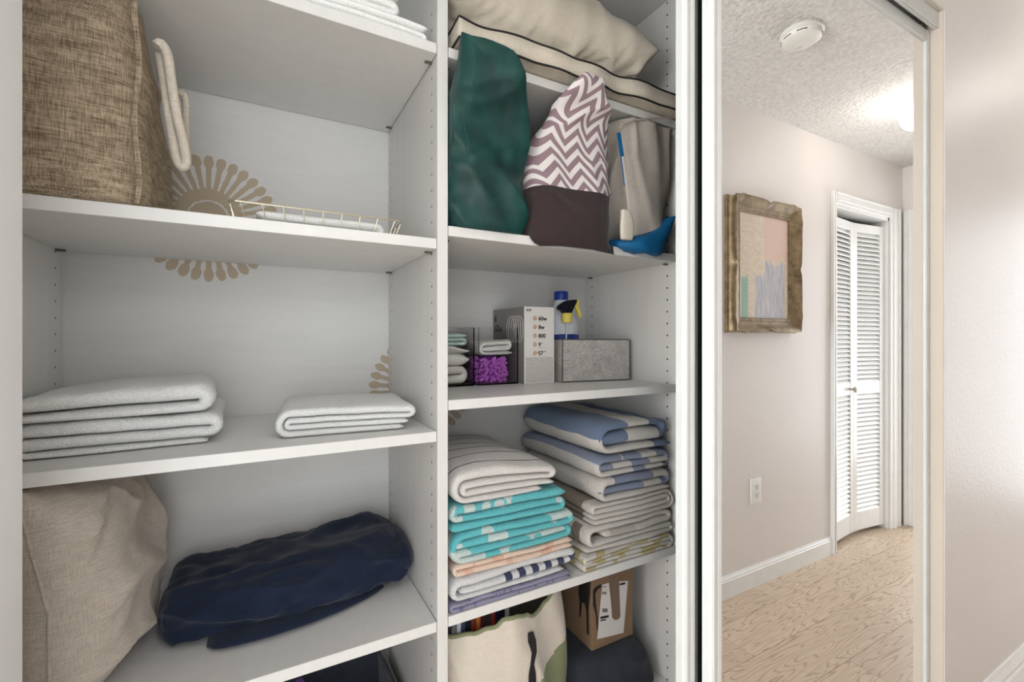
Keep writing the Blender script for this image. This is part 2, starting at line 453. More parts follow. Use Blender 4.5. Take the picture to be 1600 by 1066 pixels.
def struct(name, mb, mat, **kw): return mb.build(name, mat, kind='structure', **kw)
struct('floor', MB().box((XS, WO - 1.1, -.05), (XE + 1.0, DB + .1, 0)), oak())
struct('ceiling', MB().box((XS, WO - .1, HC), (XE + .1, DB + .1, HC + .06)), popcorn())
o = MB(); DX0, DX1, DZ = 2.996, 3.667, 2.07
o.box((XS, WO - .1, 0), (-1.0, WO, HC)); o.box((-1.0, WO - .1, 2.08), (.12, WO, HC)); o.box((.12, WO - .1, 0), (DX0, WO, HC)); o.box((DX1, WO - .1, 0), (XE, WO, HC)); o.box((DX0, WO - .1, DZ), (DX1, WO, HC))  # gap behind the camera is made up, to let the frontal fill through
struct('wall_hall', o, m_wall)
o = MB(); o.box((DX0 - .12, WO - .62, 0), (DX1 + .12, WO - .6, HC)); o.box((DX0 - .12, WO - .6, 0), (DX0 - .10, WO - .1, HC)); o.box((DX1 + .10, WO - .6, 0), (DX1 + .12, WO - .1, HC)); o.box((DX0 - .1, WO - .6, HC - .02), (DX1 + .1, WO - .1, HC))
struct('wall_bifold_closet', o, m_wall)
o = MB(); o.box((XE, WO - .1, 0), (XE + .1, WO + .102, HC)); o.box((XE, WF - .08, 0), (XE + .1, WB, HC)); o.box((XE, WO + .102, 2.06), (XE + .1, WF - .08, HC))
struct('wall_end', o, m_wall)
struct('wall_entry', MB().box((XS - .1, WO - .1, 0), (XS, WB, HC)), m_wall)
o = MB(); o.box((XO1, WF, 0), (XE, WB, HC), .003, 2)
struct('wall_closet_right', o, [m_wall])
struct('wall_closet_left', MB().box((XS, WF, 0), (XO0, WB, HC), .003, 2), paint('closet_side_paint', (232, 230, 227), .12))
struct('wall_closet_header', MB().box((XO0, WF, ZO), (XO1, WB, HC)), m_wall)
o = MB(); o.box((XO1 - .004, WF + .002, 0), (XO1 + .0005, WB - .001, ZO)); o.box((XO0, WF + .002, ZO - .003), (XO1 - .004, WB - .001, ZO + .0005))
struct('trim_1', o, m_jamb)
struct('wall_back', MB().box((XL - .1, DB, 0), (XO1 + .1, DB + .08, HC)), stencil_wall())
struct('wall_left', MB().box((XL - .1, WB, 0), (XL - .023, DB, HC)), plain('closet_paint', (205, 204, 200), .7))
struct('wall_right', MB().box((XO1 + .02, WB, 0), (XO1 + .1, DB, HC)), plain('closet_paint', (205, 204, 200), .7))

def base_prof(y, sgn, h, t=.014):        # stepped base moulding outline in (y, z)
    c = h * .78
    return [(y, 0), (y + sgn * t, 0), (y + sgn * t, c), (y + sgn * t * .75, c + h * .03), (y + sgn * t * .85, c + h * .09), (y + sgn * t * .45, c + h * .16), (y + sgn * t * .3, h), (y, h)]
struct('baseboard_hall', MB().prism(base_prof(WO, 1, .105), 0, .16, 2.943), m_trim)
struct('baseboard_closet_right', MB().prism(base_prof(WF, -1, .222, .016), 0, XO1 + .02, XE), m_trim)
struct('baseboard_closet_left', MB().prism(base_prof(WF, -1, .105), 0, XS, XO0 - .05), m_trim)

# door casings (moulded, three-step)
def casing(mb, a, b, z0, z1, y, sgn, vertical=True, flip=False):
    steps = ((0, .25, .012), (.25, .5, .019), (.5, .8, .015), (.8, 1, .022))
    for s0, s1, t in steps:
        if flip: s0, s1 = 1 - s1, 1 - s0
        if vertical: mb.box((a + (b - a) * s0, y, z0), (a + (b - a) * s1, y + sgn * t, z1), .002, 1)
        else: mb.box((a, y, z0 + (z1 - z0) * s0), (b, y + sgn * t, z0 + (z1 - z0) * s1), .002, 1)
o = MB(); casing(o, DX0 - .053, DX0, 0, DZ + .068, WO, 1, flip=True); casing(o, DX1, DX1 + .12, 0, DZ + .068, WO, 1); casing(o, DX0, DX1, DZ, DZ + .068, WO, 1, False)
o.box((DX0, WO - .1, DZ - .02), (DX1, WO, DZ)); o.box((DX0 - .001, WO - .1, 0), (DX0 + .012, WO, DZ)); o.box((DX1 - .012, WO - .1, 0), (DX1 + .001, WO, DZ)); o.box((DX0 + .012, WO - .1, .0), (DX1 - .012, WO - .085, .012))
struct('trim_2', o, m_trim)
o = MB()
for s0, s1, t in ((0, .25, .022), (.25, .55, .015), (.55, 1, .019)):
    o.box((XE - t, WO + .012 + .09 * s0, 0), (XE, WO + .012 + .09 * s1, 2.14), .002, 1)
o.box((XE - .02, WO + .102, 2.06), (XE, WF - .1, 2.14), .002, 1)
struct('trim_3', o, m_trim)

# bifold louvred door
def leaf_mesh(wd, h):
    mb = MB(); st = .042; t = .028
    mb.box((0, -t / 2, 0), (st, t / 2, h), .003); mb.box((wd - st, -t / 2, 0), (wd, t / 2, h), .003)
    for a, b in ((0, .115), (.88, .955), (h - .055, h)): mb.box((st, -t / 2 + .002, a), (wd - st, t / 2 - .002, b), .002)
    for a, b in ((.115, .88), (.955, h - .055)):
        n = int((b - a) / .0285); s = (b - a) / n
        for k in range(n):
            z = a + (k + .5) * s; M = Matrix.Translation((wd / 2, 0, z)) @ Matrix.Rotation(R(-54), 4, 'X')
            mb.box((-(wd / 2 - st), -.0195, -.0032), ((wd / 2 - st), .0195, .0032), .002, 1, M=M)
    bmesh.ops.recalc_face_normals(mb.bm, faces=mb.bm.faces); me = bpy.data.meshes.new('leaf'); mb.bm.to_mesh(me); mb.bm.free(); return me
bif = empty('door_3', (DX0 + .012, WO - .035, 0), kind='structure')
LW = .318; fold = .055; lx = (DX1 - DX0 - .024) / 2; ang = .11
LW = lx / math.cos(ang); lm = leaf_mesh(LW - .002, 1.985); lm.materials.append(m_trim)
for k in range(2):
    l = bpy.data.objects.new('door_leaf', lm); C.objects.link(l); l.parent = bif
    l.location = ((0, 0, .028) if k == 0 else (lx, -LW * math.sin(ang), .028)); l.rotation_euler.z = -ang if k == 0 else ang
    if k == 0:
        kb = MB(); kb.lathe([(.009, 0), (.007, .012), (.008, .018), (.017, .024), (.019, .032), (.014, .038), (.004, .04)], (0, 0, 0), 20, Matrix.Rotation(R(-90), 4, 'X'))
        ko = kb.build('knob', plain('satin_nickel', (190, 185, 175), .25, .5, 1), None, True, label='satin metal knob'); ko.parent = l; ko.location = (LW - .055, .014, .918 - .0)

# sliding mirror doors
m_glass = N('mirror_silver', .0, .5); m_glass.b.inputs['Metallic'].default_value = 1; m_glass.col((.93, .935, .93)); m_mirror = m_glass.m
m_alu = plain('white_enamelled_frame', (208, 209, 206), .35, .5)
m_dark = plain('dark_door_edge', (60, 62, 58), .6)
def stile(mb, x0, y0, dx, dy, z0, z1, flip=False):
    """rounded two-bead profile"""
    P = [(0, dy), (0, .35 * dy), (.06 * dx, .12 * dy), (.2 * dx, 0), (.45 * dx, .02 * dy), (.52 * dx, .12 * dy), (.6 * dx, .03 * dy), (.85 * dx, 0), (dx, .12 * dy), (dx, dy)]
    P = [(x0 + (dx - p[0] if flip else p[0]), y0 + p[1]) for p in P]
    mb.prism(P, 2, z0, z1)
def mirror_door(name, xa, xb, y, label):
    root = empty(name, (xa, y, .03), kind='structure'); root['label'] = label
    z0, z1 = .03, H0 + .8624; sw = .031; rw = .022
    mb = MB(); stile(mb, xa, y, sw, .022, z0, z1); mb.build('stile', m_alu, root)
    mb = MB(); stile(mb, xb - rw, y, rw, .022, z0, z1, True); mb.build('stile', m_alu, root)
    mb = MB(); mb.box((xa + sw, y, z1 - .032), (xb - rw, y + .02, z1), .003); mb.build('top_rail', m_alu, root)
    mb = MB(); mb.box((xa + sw, y, z0), (xb - rw, y + .02, z0 + .04), .003); mb.build('bottom_rail', m_alu, root)
    MB().box((xa + sw - .001, y + .0055, z0 + .038), (xb - rw + .001, y + .010, z1 - .03)).build('mirror', m_mirror, root)
    MB().box((xa + sw - .001, y + .0102, z0 + .038), (xb - rw + .001, y + .014, z1 - .03)).build('backing', m_dark, root)
    # hanging roller at the top corner
    b = MB(); b.box((xb - .06, y + .010, z1), (xb - .02, y + .013, z1 + .03), .001, 1); b.cyl((xb - .03, y + .006, z1 + .012), .010, .006, 1, 20)
    b.build('roller_hanger', plain('zinc', (170, 172, 172), .3, .5, 1), root, True)
    return root
YM = .5605
mirror_door('door_1', .728, 1.649, YM, 'white framed mirror sliding door in front, reflecting the hall')
mirror_door('door_2', .696, 1.622, .5945, 'rear mirror sliding door with only its white stile showing')
# head track: fascia and two channels
tr = MB(); z1 = ZO - .003
tr.box((XO0, .5415, H0 + .861), (XO1 - .004, .5445, z1), .001, 1); tr.box((XO0, .5445, z1 - .004), (XO1 - .004, .628, z1))
for y in (.586, .6265): tr.box((XO0, y, H0 + .872), (XO1 - .004, y + .002, z1))
tr.box((XO0, .5445, H0 + .861), (XO1 - .004, .552, H0 + .8625)); 
tr.build('sliding_door_track', m_alu, label='white metal head track the mirror doors hang from', cat='door track')
ft = MB()
for y in (.5665, .6005): ft.box((XO0 + .002, y, 0), (XO1 - .006, y + .006, .012), .001, 1)
ft.box((XO0 + .002, .545, 0), (XO1 - .006, .63, .002))
ft.build('floor_track', m_alu, label='white metal guide track on the floor under the mirror doors', cat='door track')

# ------------------------------------------------------------------ organiser
HR = (D0 + .0338, DB - .0358)
m_panel = lam('drilled_panel', (224, 223, 220), HR); m_shelf = lam('melamine_shelf', (228, 227, 224)); m_pin = plain('grey_pin', (110, 108, 104), .4, .5, .6)
ZT = H0 + .935
def panel(xa, xb, label): return MB().box((xa, D0, 0), (xb, DB - .0015, ZT), .0008, 1).build('closet_upright', m_panel, label=label, cat='closet upright')
panel(XL - .021, XL, 'white drilled upright board at the far left end of the shelves')
panel(XD1, XD2, 'white drilled upright board dividing the two shelf bays')
panel(XR, XR + .021, 'white drilled upright board right of the towels and felt basket')
SZ = dict(S1=.5747, S2=.1942, S3=-.1815, S4=-.5525, S5=-.93, A=.2222, B=-.1225, CC=-.550, D=.5747, E=.935, F=-.93)
def shelf(key, left, label):
    xa, xb = (XL + .0012, XD1 - .0012) if left else (XD2 + .0012, XR - .0012)
    zt = H0 + SZ[key]; r = empty('shelf', ((xa + xb) / 2, D0, zt - .02), label, 'shelf', None)
    MB().box((xa, D0, zt - .02), (xb, DB - .003, zt), .0008, 1).build('board', m_shelf, r)
    for x, sg in ((xa, 1), (xb, -1)):
        for y in HR:
            p = MB(); p.cyl((x + sg * .006, y, zt - .0225), .0024, .015, 0, 12); p.box((x + (0 if sg > 0 else -.010), y - .003, zt - .0216), (x + (.010 if sg > 0 else 0), y + .003, zt - .0200))
            p.build('shelf_pin', m_pin, r)
    return r
shelf('S1', 1, 'top white shelf of the left bay holding the white linens')
shelf('S2', 1, 'white shelf under the brown basket and wire tray')
shelf('S3', 1, 'white shelf under the folded white towels')
shelf('S4', 1, 'white shelf under the navy blanket and beige pillow')
shelf('S5', 1, 'lowest shelf of the left bay under the dark bin')
shelf('D', 0, 'white shelf under the cream cushions in the right bay')
shelf('A', 0, 'white shelf under the green, chevron and canvas bags')
shelf('B', 0, 'white shelf under the light bulb box and felt basket')
shelf('CC', 0, 'white shelf under the two stacks of beach towels')
shelf('F', 0, 'lowest shelf of the right bay under the canvas tote')
for l, (a, b) in ((1, (XL, XD1)), (0, (XD2, XR))):
    MB().box((a, D0, H0 + .915), (b, DB - .003, H0 + .935), .0008, 1).build('shelf', m_shelf, label='white top board closing the %s bay above the %s' % (('left', 'linens') if l else ('right', 'cream pillow')), cat='shelf')

# ================================================================== LEFT BAY THINGS
def Z(k): return H0 + SZ[k]
# brown burlap basket
def burlap():
    n = N('brown_burlap', .95, .1); co = n.tc()
    t1 = n.noise(n.scale(co, 40, 40, 620), 1, 3); t2 = n.noise(n.scale(co, 620, 620, 40), 1, 3); sl = n.noise(n.scale(co, 25, 25, 90), 1, 3)
    f = n.ma('ADD', n.ma('MULTIPLY', n.ma('ADD', t1, t2), .5), n.ma('MULTIPLY', n.ma('SUBTRACT', sl, .5), .35))
    n.col(n.mix(n.ramp(f, .36, .66), lin(122, 105, 85), lin(204, 186, 160))); n.bump(n.ma('ADD', t1, t2), .9, .002); return n.m
m_bur = burlap()
g = empty('storage_basket', (-.25, 1.0, Z('S2')), 'tall brown burlap storage basket with rope handles on second shelf', 'basket')
zb = Z('S2')
def bdisp(p, u, v):
    return nz(p.x * 9, p.z * 7, p.y * 9) * .008 + (ridge((p.x + p.z * .4, p.y, p.z * .5), (11, 11, 14), 3) - .5) * .008
rows = [(zb + .001, XL + .006, -.163, .862, 1.15), (zb + .02, XL + .003, -.157, .857, 1.165), (zb + .1, XL + .004, -.158, .86, 1.17), (zb + .2, XL + .005, -.160, .862, 1.165), (zb + .29, XL + .005, -.168, .872, 1.15), (zb + .335, XL + .006, -.172, .88, 1.14)]
def btop(p, u, v):
    k = max(0, (p.z - zb) / .33); p.z -= .06 * k ** 2 * max(0, (p.y - .86) / .3) * (1 if p.x > -.3 else .4)
    p.z = max(p.z, zb + .0006); p.x = max(p.x, XL + .002); p.y = max(p.y, .853); return p
V, F, UV = loft(rows, 120, 70, 6.5, bdisp, post=btop); link('body', pydata(V, F, UV), m_bur, g)
# raised corner seam at the front right edge
pts = [Vector((-.162 + .003 * math.sin(k * .5), .857 + nz(k * .3, 1) * .004, zb + .004 + .315 * k / 24)) for k in range(25)]
s1 = MB(); 
for off in (0, .0045): s1.tube([p + Vector((off * .6, -off * .4, 0)) for p in pts], .0032 - off * .2, 8)
s1.build('corner_seam', m_bur, g, True)
m_rope = woven('cream_cotton_rope', (226, 216, 200), sx=300, sz=300, strength=.3)
def loop(pix, Y0, Y1, r, parent, name, mat):
    n = len(pix); P = []
    for i, (x, y) in enumerate(pix): P.append(tuple(at(x, y, Y0 + (Y1 - Y0) * i / (n - 1))))
    MB().tube([Vector(q) for q in spl(P, 48)], r, 10).build(name, mat, parent, True)
loop([(244, 72), (252, 68), (262, 88), (268, 130), (276, 180), (287, 225), (291, 252), (285, 262), (277, 250), (270, 215), (262, 165), (255, 115), (250, 85)], .93, .955, .0075, g, 'rope_handle', m_rope)
loop([(279, 150), (284, 146), (290, 160), (290, 200), (292, 235), (288, 250), (284, 240)], 1.0, 1.04, .006, g, 'rope_handle', m_rope)

# wire tray and cloth in it
m_wire = plain('pale_gold_wire', (214, 204, 178), .3, .5, .8)
zt = Z('S2'); xa, xb, ya, yb, hh = -.048, .247, .90, 1.12, .038
g = empty('wire_tray', ((xa + xb) / 2, ya, zt), 'shallow pale gold wire tray lying on second shelf', 'tray')
def corners(i, z, o=0): return [(xa + i, ya + i, z), (xb - i, ya + i, z), (xb - i, yb - i, z), (xa + i, yb - i, z)]
def ring(i, z, n=8):
    c = corners(i, z); P = []
    for k in range(4):
        a, b = Vector(c[k]), Vector(c[(k + 1) % 4])
        for j in range(n): P.append(a.lerp(b, .03 + .94 * j / (n - 1)))
    return P
MB().tube(ring(0, zt + hh), .0016, 8, True).build('rim', m_wire, g, True)
wb = MB(); wb.tube(ring(.012, zt + .002), .0012, 6, True)
for k in range(9):
    x0 = xa + (xb - xa) * (k + .5) / 9; x1 = xa + .012 + (xb - xa - .024) * (k + .5) / 9
    wb.tube([(x0, ya, zt + hh), (x1, ya + .012, zt + .0018), (x1, yb - .012, zt + .0018), (x0, yb, zt + hh)], .0009, 6)
for k in range(6):
    y0 = ya + (yb - ya) * (k + .5) / 6; y1 = ya + .012 + (yb - ya - .024) * (k + .5) / 6
    wb.tube([(xa, y0, zt + hh), (xa + .012, y1, zt + .0018), (xb - .012, y1, zt + .0018), (xb, y0, zt + hh)], .0009, 6)
wb.build('wires', m_wire, g, True)
m_white = terry('white_cotton', (246, 246, 243), bump=.3)
folded('napkin', -.012, .218, .925, 1.09, zt + .003, zt + .036, [1, 0], [1, 1], 'L', m_white, 4, sag=.001, lump=.001, label='folded white cloth lying in the wire tray', cat='cloth')

# white bath towels
m_terry = terry('white_terry', (250, 250, 247), bump=.9)
zs = Z('S3')
folded('bath_towel', XL + .012, -.062, .936, 1.2, zs + .0005, zs + .053, [1, 0, 2], [1.5, 1.3, .7], 'L', m_terry, 1, ends=(.0, .02), sag=.004, lump=.002, jit=.007, rz=R(3),
       label='thick white folded bath towel at the bottom of the left stack', cat='towel', group='white bath towels')
folded('bath_towel', XL + .012, -.074, .932, 1.2, zs + .0535, zs + .112, [1, 0], [1.7, 1.0], 'L', m_terry, 2, sag=.006, lump=.002, jit=.007, droop=(.024, .004), rz=R(3),
       label='thick white folded bath towel on top of the left stack', cat='towel', group='white bath towels')
folded('bath_towel', .028, .284, .905, 1.14, zs + .0005, zs + .054, [2, 1, 0, 3], [1.1, .75, .75, .8], 'R', m_terry, 5, ends=(.012, .02), sag=.004, lump=.002, rz=R(-5), droop=(.0, .006),
       label='single folded white towel alone at the right end of the shelf', cat='towel', group='white bath towels')
# linens on the top shelf
z_ = Z('S1')
folded('folded_sheet', .03, .287, .862, 1.14, z_ + .0005, z_ + .038, [2, 1, 0], [1, 1, 1.2], 'L', m_white, 8, sag=.004, droop=(0, .003), label='folded white sheet directly on the top left shelf', cat='linen', group='white linens on the top shelf')
folded('folded_sheet', -.02, .238, .872, 1.14, z_ + .0385, z_ + .09, [2, 1, 0], [1, 1, 1.2], 'L', m_white, 12, sag=.005, label='folded white sheet lying on the lower sheet, top left shelf', cat='linen', group='white linens on the top shelf')

# beige linen pillow standing on its edge
m_linen = woven('beige_linen', (206, 196, 184), (170, 160, 148), 520, 520, .6, mottle=.35)
zp = Z('S4')
g = empty('throw_pillow', (-.25, 1.03, zp), 'beige linen throw pillow standing on edge at the lower left', 'pillow')
Mx = Matrix.Translation((-.270, 1.045, zp + .173)) @ Matrix.Rotation(R(90), 4, 'Y') @ Matrix.Rotation(R(0), 4, 'X')
def pfn(p, u, v, sg):
    p = p.copy(); p.z += .010 * (1 - v) * .5 - .034 * max(0, -u) + .004
    return p
o, rim = pillow('cushion', Mx, .174, .192, .086, m_linen, g, 70, 5, 3.8, .02, .010, fn=pfn, seam=.62)
for v in o.data.vertices:
    v.co.x = max(v.co.x, XL + .002); v.co.z = min(max(v.co.z, zp + .0006), zp + .3495)
rim = [Vector((max(p.x, XL + .005), p.y, min(max(p.z, zp + .003), zp + .347))) for p in rim]
MB().tube(rim, .0022, 8, True).build('piping', m_linen, o, True)

# navy blanket bundle
m_navy = woven('navy_knit', (32, 42, 64), (18, 26, 44), 900, 900, .3, mottle=.8)
g = empty('navy_blanket', (.06, 1.09, zp), 'rolled navy blue blanket bundle lying on the fourth shelf', 'blanket')
def ndisp(p, u, v):
    return (ridge((p.x + p.z * .6, p.y, p.z), (6, 18, 26), 1) - .5) * .017 + (ridge((p.x * .5 - p.z, p.y, p.z), (20, 22, 9), 7) - .5) * .007 + nz(p.x * 12, p.y * 20, p.z * 20) * .006 + nz(p.x * 60, p.y * 40, p.z * 60) * .0018
def npost(p, u, v):
    p.z = max(p.z, zp + .0008); p.y = min(p.y, DB - .004); p.x = min(p.x, XD1 - .003); return p
rows = [(-.166, 1.05, 1.13, zp + .004, zp + .05), (-.158, 1.01, 1.18, zp + .001, zp + .078), (-.13, .985, 1.2, zp - .001, zp + .092), (-.05, .970, 1.21, zp, zp + .098), (.05, .965, 1.215, zp + .002, zp + .104),
        (.15, .972, 1.22, zp + .004, zp + .110), (.225, .985, 1.22, zp + .006, zp + .114), (.268, .99, 1.21, zp + .008, zp + .106), (.288, 1.01, 1.18, zp + .02, zp + .084), (.294, 1.05, 1.14, zp + .04, zp + .065)]
V, F, UV = loft(rows, 96, 110, 2.7, ndisp, axis=0, post=npost); link('roll', pydata(V, F, UV), m_navy, g)
rows = [(-.085, .968, 1.05, zp, zp + .012), (-.06, .945, 1.1, zp, zp + .022), (.03, .94, 1.12, zp, zp + .026), (.12, .955, 1.12, zp, zp + .026), (.2, .985, 1.1, zp + .0, zp + .022), (.235, 1.01, 1.08, zp + .002, zp + .014)]
V, F, UV = loft(rows, 64, 60, 2.4, lambda p, u, v: nz(p.x * 15, p.y * 15, 2) * .004, axis=0, post=npost); link('loose_flap', pydata(V, F, UV), m_navy, g)
rows = [(.262, 1.0, 1.16, zp + .05, zp + .085), (.274, .982, 1.17, zp + .035, zp + .1), (.288, .985, 1.165, zp + .03, zp + .098), (.296, 1.0, 1.14, zp + .04, zp + .085)]
V, F, UV = loft(rows, 48, 20, 2.3, lambda p, u, v: nz(p.y * 40, p.z * 40, 2) * .004, axis=0, post=npost); link('gathered_end', pydata(V, F, UV), m_navy, g)

# dark fabric bin under the lowest visible shelf
m_bin = woven('charcoal_bin_cloth', (62, 66, 76), (44, 47, 56), 800, 800, .3)
z5 = Z('S5')
g = empty('fabric_bin', (.09, 1.04, z5), 'dark charcoal fabric bin on the lowest left shelf', 'bin')
b = MB()
for (a, c) in (((-.11, .875, z5), (-.105, 1.215, z5 + .12)), ((-.11, 1.21, z5), (.275, 1.215, z5 + .12)), ((.27, .875, z5), (.275, 1.215, z5 + .12)), ((-.11, .875, z5), (.275, .88, z5 + .10)), ((-.11, .875, z5 + .0005), (.275, 1.215, z5 + .005))): b.box(a, c, .0015, 1)
for v in b.bm.verts: 
    k = (v.co.z - z5) / .12; 
    if v.co.x > .2: v.co.x += .012 * k * (1.1 - v.co.y) * 4
b.build('box', m_bin, g)
MB().tube([(-.108, .8775, z5 + .101), (-.108, 1.2125, z5 + .121), (.275, 1.2125, z5 + .121), (.29, .8775, z5 + .101)], .003, 8).build('binding', plain('grey_binding', (120, 122, 120), .8), g, True)
V, F, UV = loft([(z5 + .006, .0, .10, 1.09, 1.2), (z5 + .05, .01, .095, 1.0, 1.18), (z5 + .13, .04, .09, .96, 1.06), (z5 + .20, .05, .082, .965, 1.02), (z5 + .262, .058, .074, .97, .99)], 32, 16, 2.4, lambda p, u, v: nz(p.x * 30, p.y * 30, p.z * 30) * .008)
link('purple_cloth', pydata(V, F, UV), terry('purple_cloth', (112, 60, 158)), label='purple cloth inside the dark bin, bottom of left bay', cat='cloth')

# ================================================================== RIGHT BAY: cushions
m_can = woven('cream_canvas', (218, 209, 193), (198, 188, 170), 700, 700, .25, .7, .3)
m_pipe = plain('black_piping', (30, 28, 30), .7)
zd = Z('D')
g = empty('piped_cushion', (.65, 1.0, zd), 'flat cream cushion with black piping lying on the upper right shelf', 'cushion')
def boxcush(x0, x1, y0, y1, z0, hs, parent, mat, seed, dome=.03):
    V = []; F = []; n, m = 70, 40; rim = [[], []]
    def edge(u, v):
        x = x0 + (x1 - x0) * u; y = y0 + (y1 - y0) * v
        x += nz(v * 4, seed) * .012 * (1 if abs(u - .5) > .4 else 0); y += nz(u * 7, seed + 2) * .014 * (abs(v - .5) * 2) ** 4; return x, y
    def zz(u, v, sg):
        x, y = edge(u, v); e = (1 - abs(2 * u - 1) ** 3) * (1 - abs(2 * v - 1) ** 3)
        w = nz(x * 18, y * 9 + seed) * .006 + ridge((x, y, 0), (9, 16, 1), seed) * .006
        base = z0 + hs * .5 + sg * (hs * .5 + nz(u * 6, v * 5, seed + sg) * .004)
        return base + (dome * e + w * e ** .3 if sg > 0 else 0)
    idx = {}
    for sg in (-1, 1):
        for i in range(n + 1):
            for j in range(m + 1):
                u, v = i / n, j / m; x, y = edge(u, v); z = zz(u, v, sg)
                z = max(z, z0 + .0005) if sg < 0 else z
                idx[sg, i, j] = len(V); V.append((x, y, z))
    for i in range(n):
        for j in range(m):
            F.append((idx[1, i, j], idx[1, i + 1, j], idx[1, i + 1, j + 1], idx[1, i, j + 1])); F.append((idx[-1, i, j], idx[-1, i, j + 1], idx[-1, i + 1, j + 1], idx[-1, i + 1, j]))
    loop_ = [(i, 0) for i in range(n)] + [(n, j) for j in range(m)] + [(i, m) for i in range(n, 0, -1)] + [(0, j) for j in range(m, 0, -1)]
    for k in range(len(loop_)):
        a, b = loop_[k], loop_[(k + 1) % len(loop_)]
        F.append((idx[-1, a[0], a[1]], idx[-1, b[0], b[1]], idx[1, b[0], b[1]], idx[1, a[0], a[1]]))
    cv_ = link('cover', pydata(V, F), mat, parent)
    for sg in (-1, 1):
        P = [Vector(V[idx[sg, a, b]]) for a, b in loop_]
        MB().tube(P, .0022, 8, True).build('piping', m_pipe, cv_, True, label='black piping')
boxcush(.332, .957, .815, 1.17, zd + .0025, .040, g, m_can, 3, .03)
Mx = Matrix.Translation((.608, 1.02, zd + .168)) @ Matrix.Rotation(R(-3), 4, 'Z') @ Matrix.Rotation(R(2), 4, 'Y')
def ufn(p, u, v, sg):
    p = p.copy(); e = max(0, u) ** 3
    p.z += sg * 0 - .015 * e
    return p
o, rim = pillow('bed_pillow', Mx, .275, .185, .085, m_can, None, 90, 11, 3.2, .04, .009, fn=ufn, seam=.5, label='plump cream canvas pillow lying on the piped cushion', cat='pillow')
for v in o.data.vertices:
    v.co.x = max(v.co.x, XD2 + .003); v.co.z = min(v.co.z, H0 + .913)

# ------------------------------------------------------------------ bags on shelf A
def bagrows(px, Yf, Yb, z0=None):
    """px = (image row, left column, right column) at the front Yf; Yf and Yb may be lists"""
    out = []
    for i, (y, l, r) in enumerate(px):
        yf = Yf[i] if isinstance(Yf, list) else Yf; yb = Yb[i] if isinstance(Yb, list) else Yb
        a, b = at(l, y, yf), at(r, y, yf); out.append(((a.z + b.z) / 2 if z0 is None or i else z0, a.x, b.x, yf, yb))
    return out
za = Z('A')
def green():
    n = N('dark_green_nylon', .5, .4); co = n.tc()
    n.col(n.mix(n.ramp(n.noise(co, 14, 4), .35, .65), lin(14, 52, 50), lin(26, 76, 71)))
    n.bump(n.noise(co, 45, 3), .25, .0015); return n.m
m_green = green()
g = empty('green_bag', (.42, .9, za), 'tall dark green nylon bag standing beside the divider', 'bag')
def gd(p, u, v):
    a = (ridge((p.x + p.z * .55, p.y, p.z * .6), (10, 7, 6), 4) - .5) * .026 + (ridge((p.x * .6 - p.z * .7, p.y, p.z), (16, 7, 9), 14) - .5) * .012 + nz(p.x * 30, p.y * 8, p.z * 22) * .004
    return a * min(1, (p.z - za) * 12 + .25)
def gpost(p, u, v):
    p.x = min(max(p.x, XD2 + .0015), .505)
    if p.y > D0 - .002 or p.z > za + .01: p.z = max(p.z, za + .0008)
    # keep clear of the shelf and cushion above
    if p.z > H0 + .535: p.y = min(p.y, .812)
    return p
rows = bagrows([(364, 706, 829), (345, 705, 831), (300, 705, 833), (240, 705, 834), (180, 703, 836), (130, 706, 836), (95, 708, 831), (72, 711, 821), (62, 716, 810)], [.838, .832, .83, .83, .818, .79, .775, .775, .778], [.99, .99, .98, .95, .90, .845, .81, .80, .79], za + .0008)
V, F, UV = loft(rows, 110, 110, 3.4, gd, post=gpost); link('body', pydata(V, F, UV), m_green, g)
def on_front(rows_, z, fx, out=.002):
    rr = min(spl(rows_, 80), key=lambda r: abs(r[0] - z)); x = rr[1] + (rr[2] - rr[1]) * fx; return Vector((x, rr[3] - out, z))
# top stitching: one seam down the left edge and one across the hem
ob = [o for o in g.children][0]
from mathutils.bvhtree import BVHTree
def snap_front(o, pts, out=.001):
    bv = BVHTree.FromPolygons([v.co for v in o.data.vertices], [p.vertices for p in o.data.polygons]); R_ = []
    for (x, z) in pts:
        h = bv.ray_cast(Vector((x, -.2, z)), Vector((0, 1, 0)))
        if h[0] is not None: R_.append(h[0] - Vector((0, out, 0)))
    return R_
seam = MB(); P = snap_front(ob, [(.350 + .004 * math.sin(k * .3), za + .12 + k * .0062) for k in range(44)], .0002)
seam.tube(P, .0011, 6)
seam.build('stitching', plain('green_thread', (30, 84, 78), .7), g, True)

# chevron bag
def chevron():
    n = N('mauve_chevron_cloth', .85, .2); co = n.tc('UV'); p = n.sep(co)
    tri = n.ma('MULTIPLY', n.ma('ABSOLUTE', n.ma('SUBTRACT', n.ma('FRACT', n.ma('DIVIDE', p[0], .056)), .5)), 2)
    v = n.ma('ADD', p[1], n.ma('MULTIPLY', tri, .036)); s = n.ma('LESS_THAN', n.ma('FRACT', n.ma('DIVIDE', v, .030)), .52)
    n.col(n.mix(s, lin(226, 220, 218), lin(148, 126, 132))); n.bump(n.noise(n.tc(), 500, 2), .3, .001); return n.m
m_dkb = woven('dark_brown_cloth', (66, 54, 54), (50, 40, 40), 900, 900, .25)
g = empty('chevron_bag', (.62, .9, za), 'mauve and white chevron bag with dark brown base', 'bag')
def cd(p, u, v):
    return ((ridge((p.x - p.z * .3, p.y, p.z), (8, 8, 9), 8) - .5) * .014 + nz(p.x * 22, p.y * 14, p.z * 14) * .005) * min(1, (p.z - za + .03) * 10)
def cpost(p, u, v):
    p.x = min(p.x, .746)
    if p.y > .835: p.x = max(p.x, .508)
    if p.y > D0 - .003: p.z = max(p.z, za + .0008)
    if p.z > H0 + .535: p.y = min(p.y, .812)
    return p
